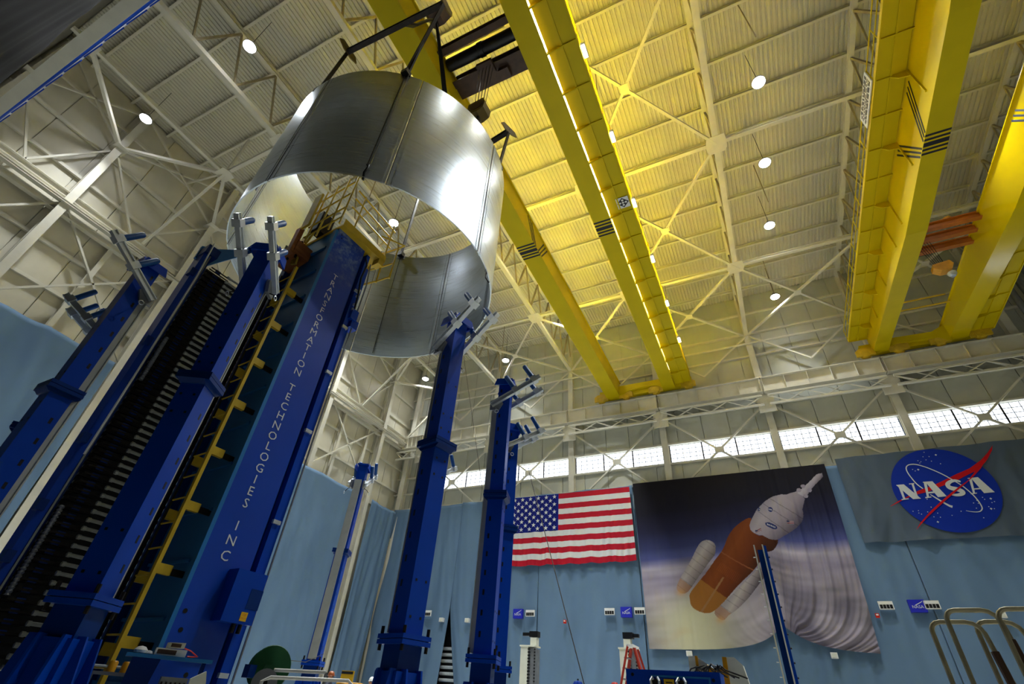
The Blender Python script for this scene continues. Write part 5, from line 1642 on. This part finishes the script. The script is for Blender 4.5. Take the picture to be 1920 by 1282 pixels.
# floor machine behind: blue cap and red cap, tag line
bc = thing('worker_helper_drum', (-4.2, 12.0, 0), 'round blue cap with a black knob holding the tag line', 'cap')
bc.name = 'blue_dome'
MB().lathe((-4.2, 12.0, 0), (0, 0, 1), [(.13, 0), (.13, 1.52), (.12, 1.6), (.08, 1.66), (0, 1.68)], 18).build('dome_body', 'blue', bc, smooth=True)
MB().lathe((-4.2, 12.0, 1.68), (0, 0, 1), [(.018, 0), (.018, .03), (0, .035)], 10).build('dome_knob', 'black', bc)
rc = thing('red_dome', (-3.4, 12.0, 0), 'small glossy red dome at the bottom edge beside the stepladder', 'cap')
MB().lathe((-3.4, 12.0, 0), (0, 0, 1), [(.1, 0), (.1, 1.56), (.09, 1.63), (.05, 1.68), (0, 1.69)], 18).build('dome_body', 'red', rc, smooth=True)
MB().lathe((-3.4, 12.0, 1.54), (0, 0, 1), [(.105, 0), (.115, .01), (.105, .03)], 18).build('dome_rim', 'red', rc, smooth=True)
tag(MB().tube((-4.06, 12.0, 1.62), (-6.3, 13.6, 7.2), .012, 5).build('tag_line', 'rope'), 'thin dark tag line slanting across the flag down to the blue dome', 'rope')
# thin hanging cable by the posts
tag(MB().tube((-25.87, 36.0, 34.05), (-20.6, 36.0, 14.4), .02, 5).build('hanging_cable', 'rope'), 'thin dark cable hanging down from the roof right of the centre post', 'cable')
tag(MB().path([(-7.9, 6.8, 1.55), (-9.6, 8.6, 1.62), (-11.6, 11.5, 1.75), (-12.4, 12.9, 2.05)], .008, 5).build('slack_cable', 'rope'), 'thin slack cable between the lettered tower and the distant dark post', 'cable')
tag(MB().box(-26.0, -22.6, 39.9, 39.98, 0, 8.2).box(-26.1, -26.0, 39.8, 40.0, 0, 8.3).box(-22.6, -22.5, 39.8, 40.0, 0, 8.3).build('slit_dark_sheet_1', 'black'), kind='structure')  # black sheet put in for the darkness behind the parted curtains, no door
# pipe rack seen through the curtain slit
rk = thing('pipe_rack', (-24.6, 40.0, 0), 'rack of silver pipes visible through the curtain slit', 'pipe rack')
for k in range(6):
    MB().tube((-25.6, 39.72, 2.6 + k * .42), (-23.0, 39.72, 2.6 + k * .42), .12, 10).build('pipe', 'alu', rk, smooth=True)
MB().box(-25.6, -23.0, 39.6, 39.85, 0, 2.2).build('rack_cabinet', 'blue_side', rk)
for x in (-25.5, -23.1):
    MB().box(x - .05, x + .05, 39.6, 39.85, 2.2, 6.4).build('rack_upright', 'dark_steel', rk)

# ================================================================== PEOPLE
def person(x, y, h, rz, label, shirt, helmet):
    t = thing('person', (x, y, 0), label, 'person', None, rz=rz)
    k = h / 1.78
    J = [((0, 0, .95), .15), ((0, 0, 1.12), .14), ((0, 0, 1.32), .165), ((0, 0, 1.46), .10), ((0, .01, 1.54), .06),
         ((-.19, 0, 1.42), .065), ((-.26, .02, 1.14), .05), ((-.24, -.14, .92), .04), ((.19, 0, 1.42), .065), ((.26, .02, 1.14), .05), ((.24, -.14, .92), .04),
         ((-.1, 0, .86), .1), ((-.11, -.01, .5), .07), ((-.11, .02, .1), .05), ((-.11, -.14, .05), .045), ((.1, 0, .86), .1), ((.11, -.01, .5), .07), ((.11, .02, .1), .05), ((.11, -.14, .05), .045)]
    E_ = [(0, 1), (1, 2), (2, 3), (3, 4), (3, 5), (5, 6), (6, 7), (3, 8), (8, 9), (9, 10), (0, 11), (11, 12), (12, 13), (13, 14), (0, 15), (15, 16), (16, 17), (17, 18)]
    me = bpy.data.meshes.new('body')
    me.from_pydata([tuple(c * k for c in j[0]) for j in J], E_, [])
    o = bpy.data.objects.new('body', me)
    C.objects.link(o)
    o.parent = t
    sk = o.modifiers.new('skin', 'SKIN')
    lay = me.skin_vertices[0] if me.skin_vertices else None
    if lay is not None:
        for i, j in enumerate(J):
            lay.data[i].radius = (j[1] * k, j[1] * k)
        lay.data[0].use_root = True
    o.modifiers.new('sub', 'SUBSURF').levels = 2
    me.materials.append(MATS[shirt])
    hz = (1.54 + .12) * k
    hd = MB().lathe((0, -.01, hz - .13), (0, 0, 1), [(.045, -.02), (.06, .0), (.075, .04), (.085, .1), (.085, .16), (.07, .21), (.03, .24), (0, .245)], 18).build('head', 'skin', t, smooth=True, world=False)
    MB().prism([(-.012, -.03), (.012, -.03), (0, .03)], (0, -.1, hz - .02), (1, 0, 0), (0, 0, 1), (0, 1, 0), .03).build('nose', 'skin', hd, world=False)
    MB().box(-.07, .07, -.1, -.085, hz + .0, hz + .035).build('safety_glasses', 'stripe', hd, world=False)
    for s_ in (-1, 1):
        MB().lathe((s_ * .085, .0, hz - .01), (s_, 0, 0), [(.02, 0), (.028, .008), (.01, .02)], 8).build('ear', 'skin', hd, world=False)
    MB().box(-.02, .02, -.092, -.08, hz - .07, hz - .06).build('mouth', 'brown', hd, world=False)
    hl = MB().lathe((0, -.01, hz + .03), (0, 0, 1), [(.125, -.005), (.13, .0), (.112, .012), (.11, .05), (.09, .1), (.05, .13), (0, .14)], 22).build('hard_hat', helmet, t, smooth=True, world=False)
    MB().prism([(-.09, 0), (.09, 0), (.06, -.07), (-.06, -.07)], (0, -.1, hz + .03), (1, 0, 0), (0, 1, 0), (0, 0, 1), .01).build('hat_brim', helmet, hl, world=False)
person(-14.6, 15.8, 1.72, 1.9, 'person in a brown hard hat and safety glasses looking right, bottom left of centre', 'shirt', 'helmet_brown')
person(-14.1, 17.45, 1.68, .9, 'person in a white hard hat and yellow vest half hidden by the centre post', 'hivis', 'white')
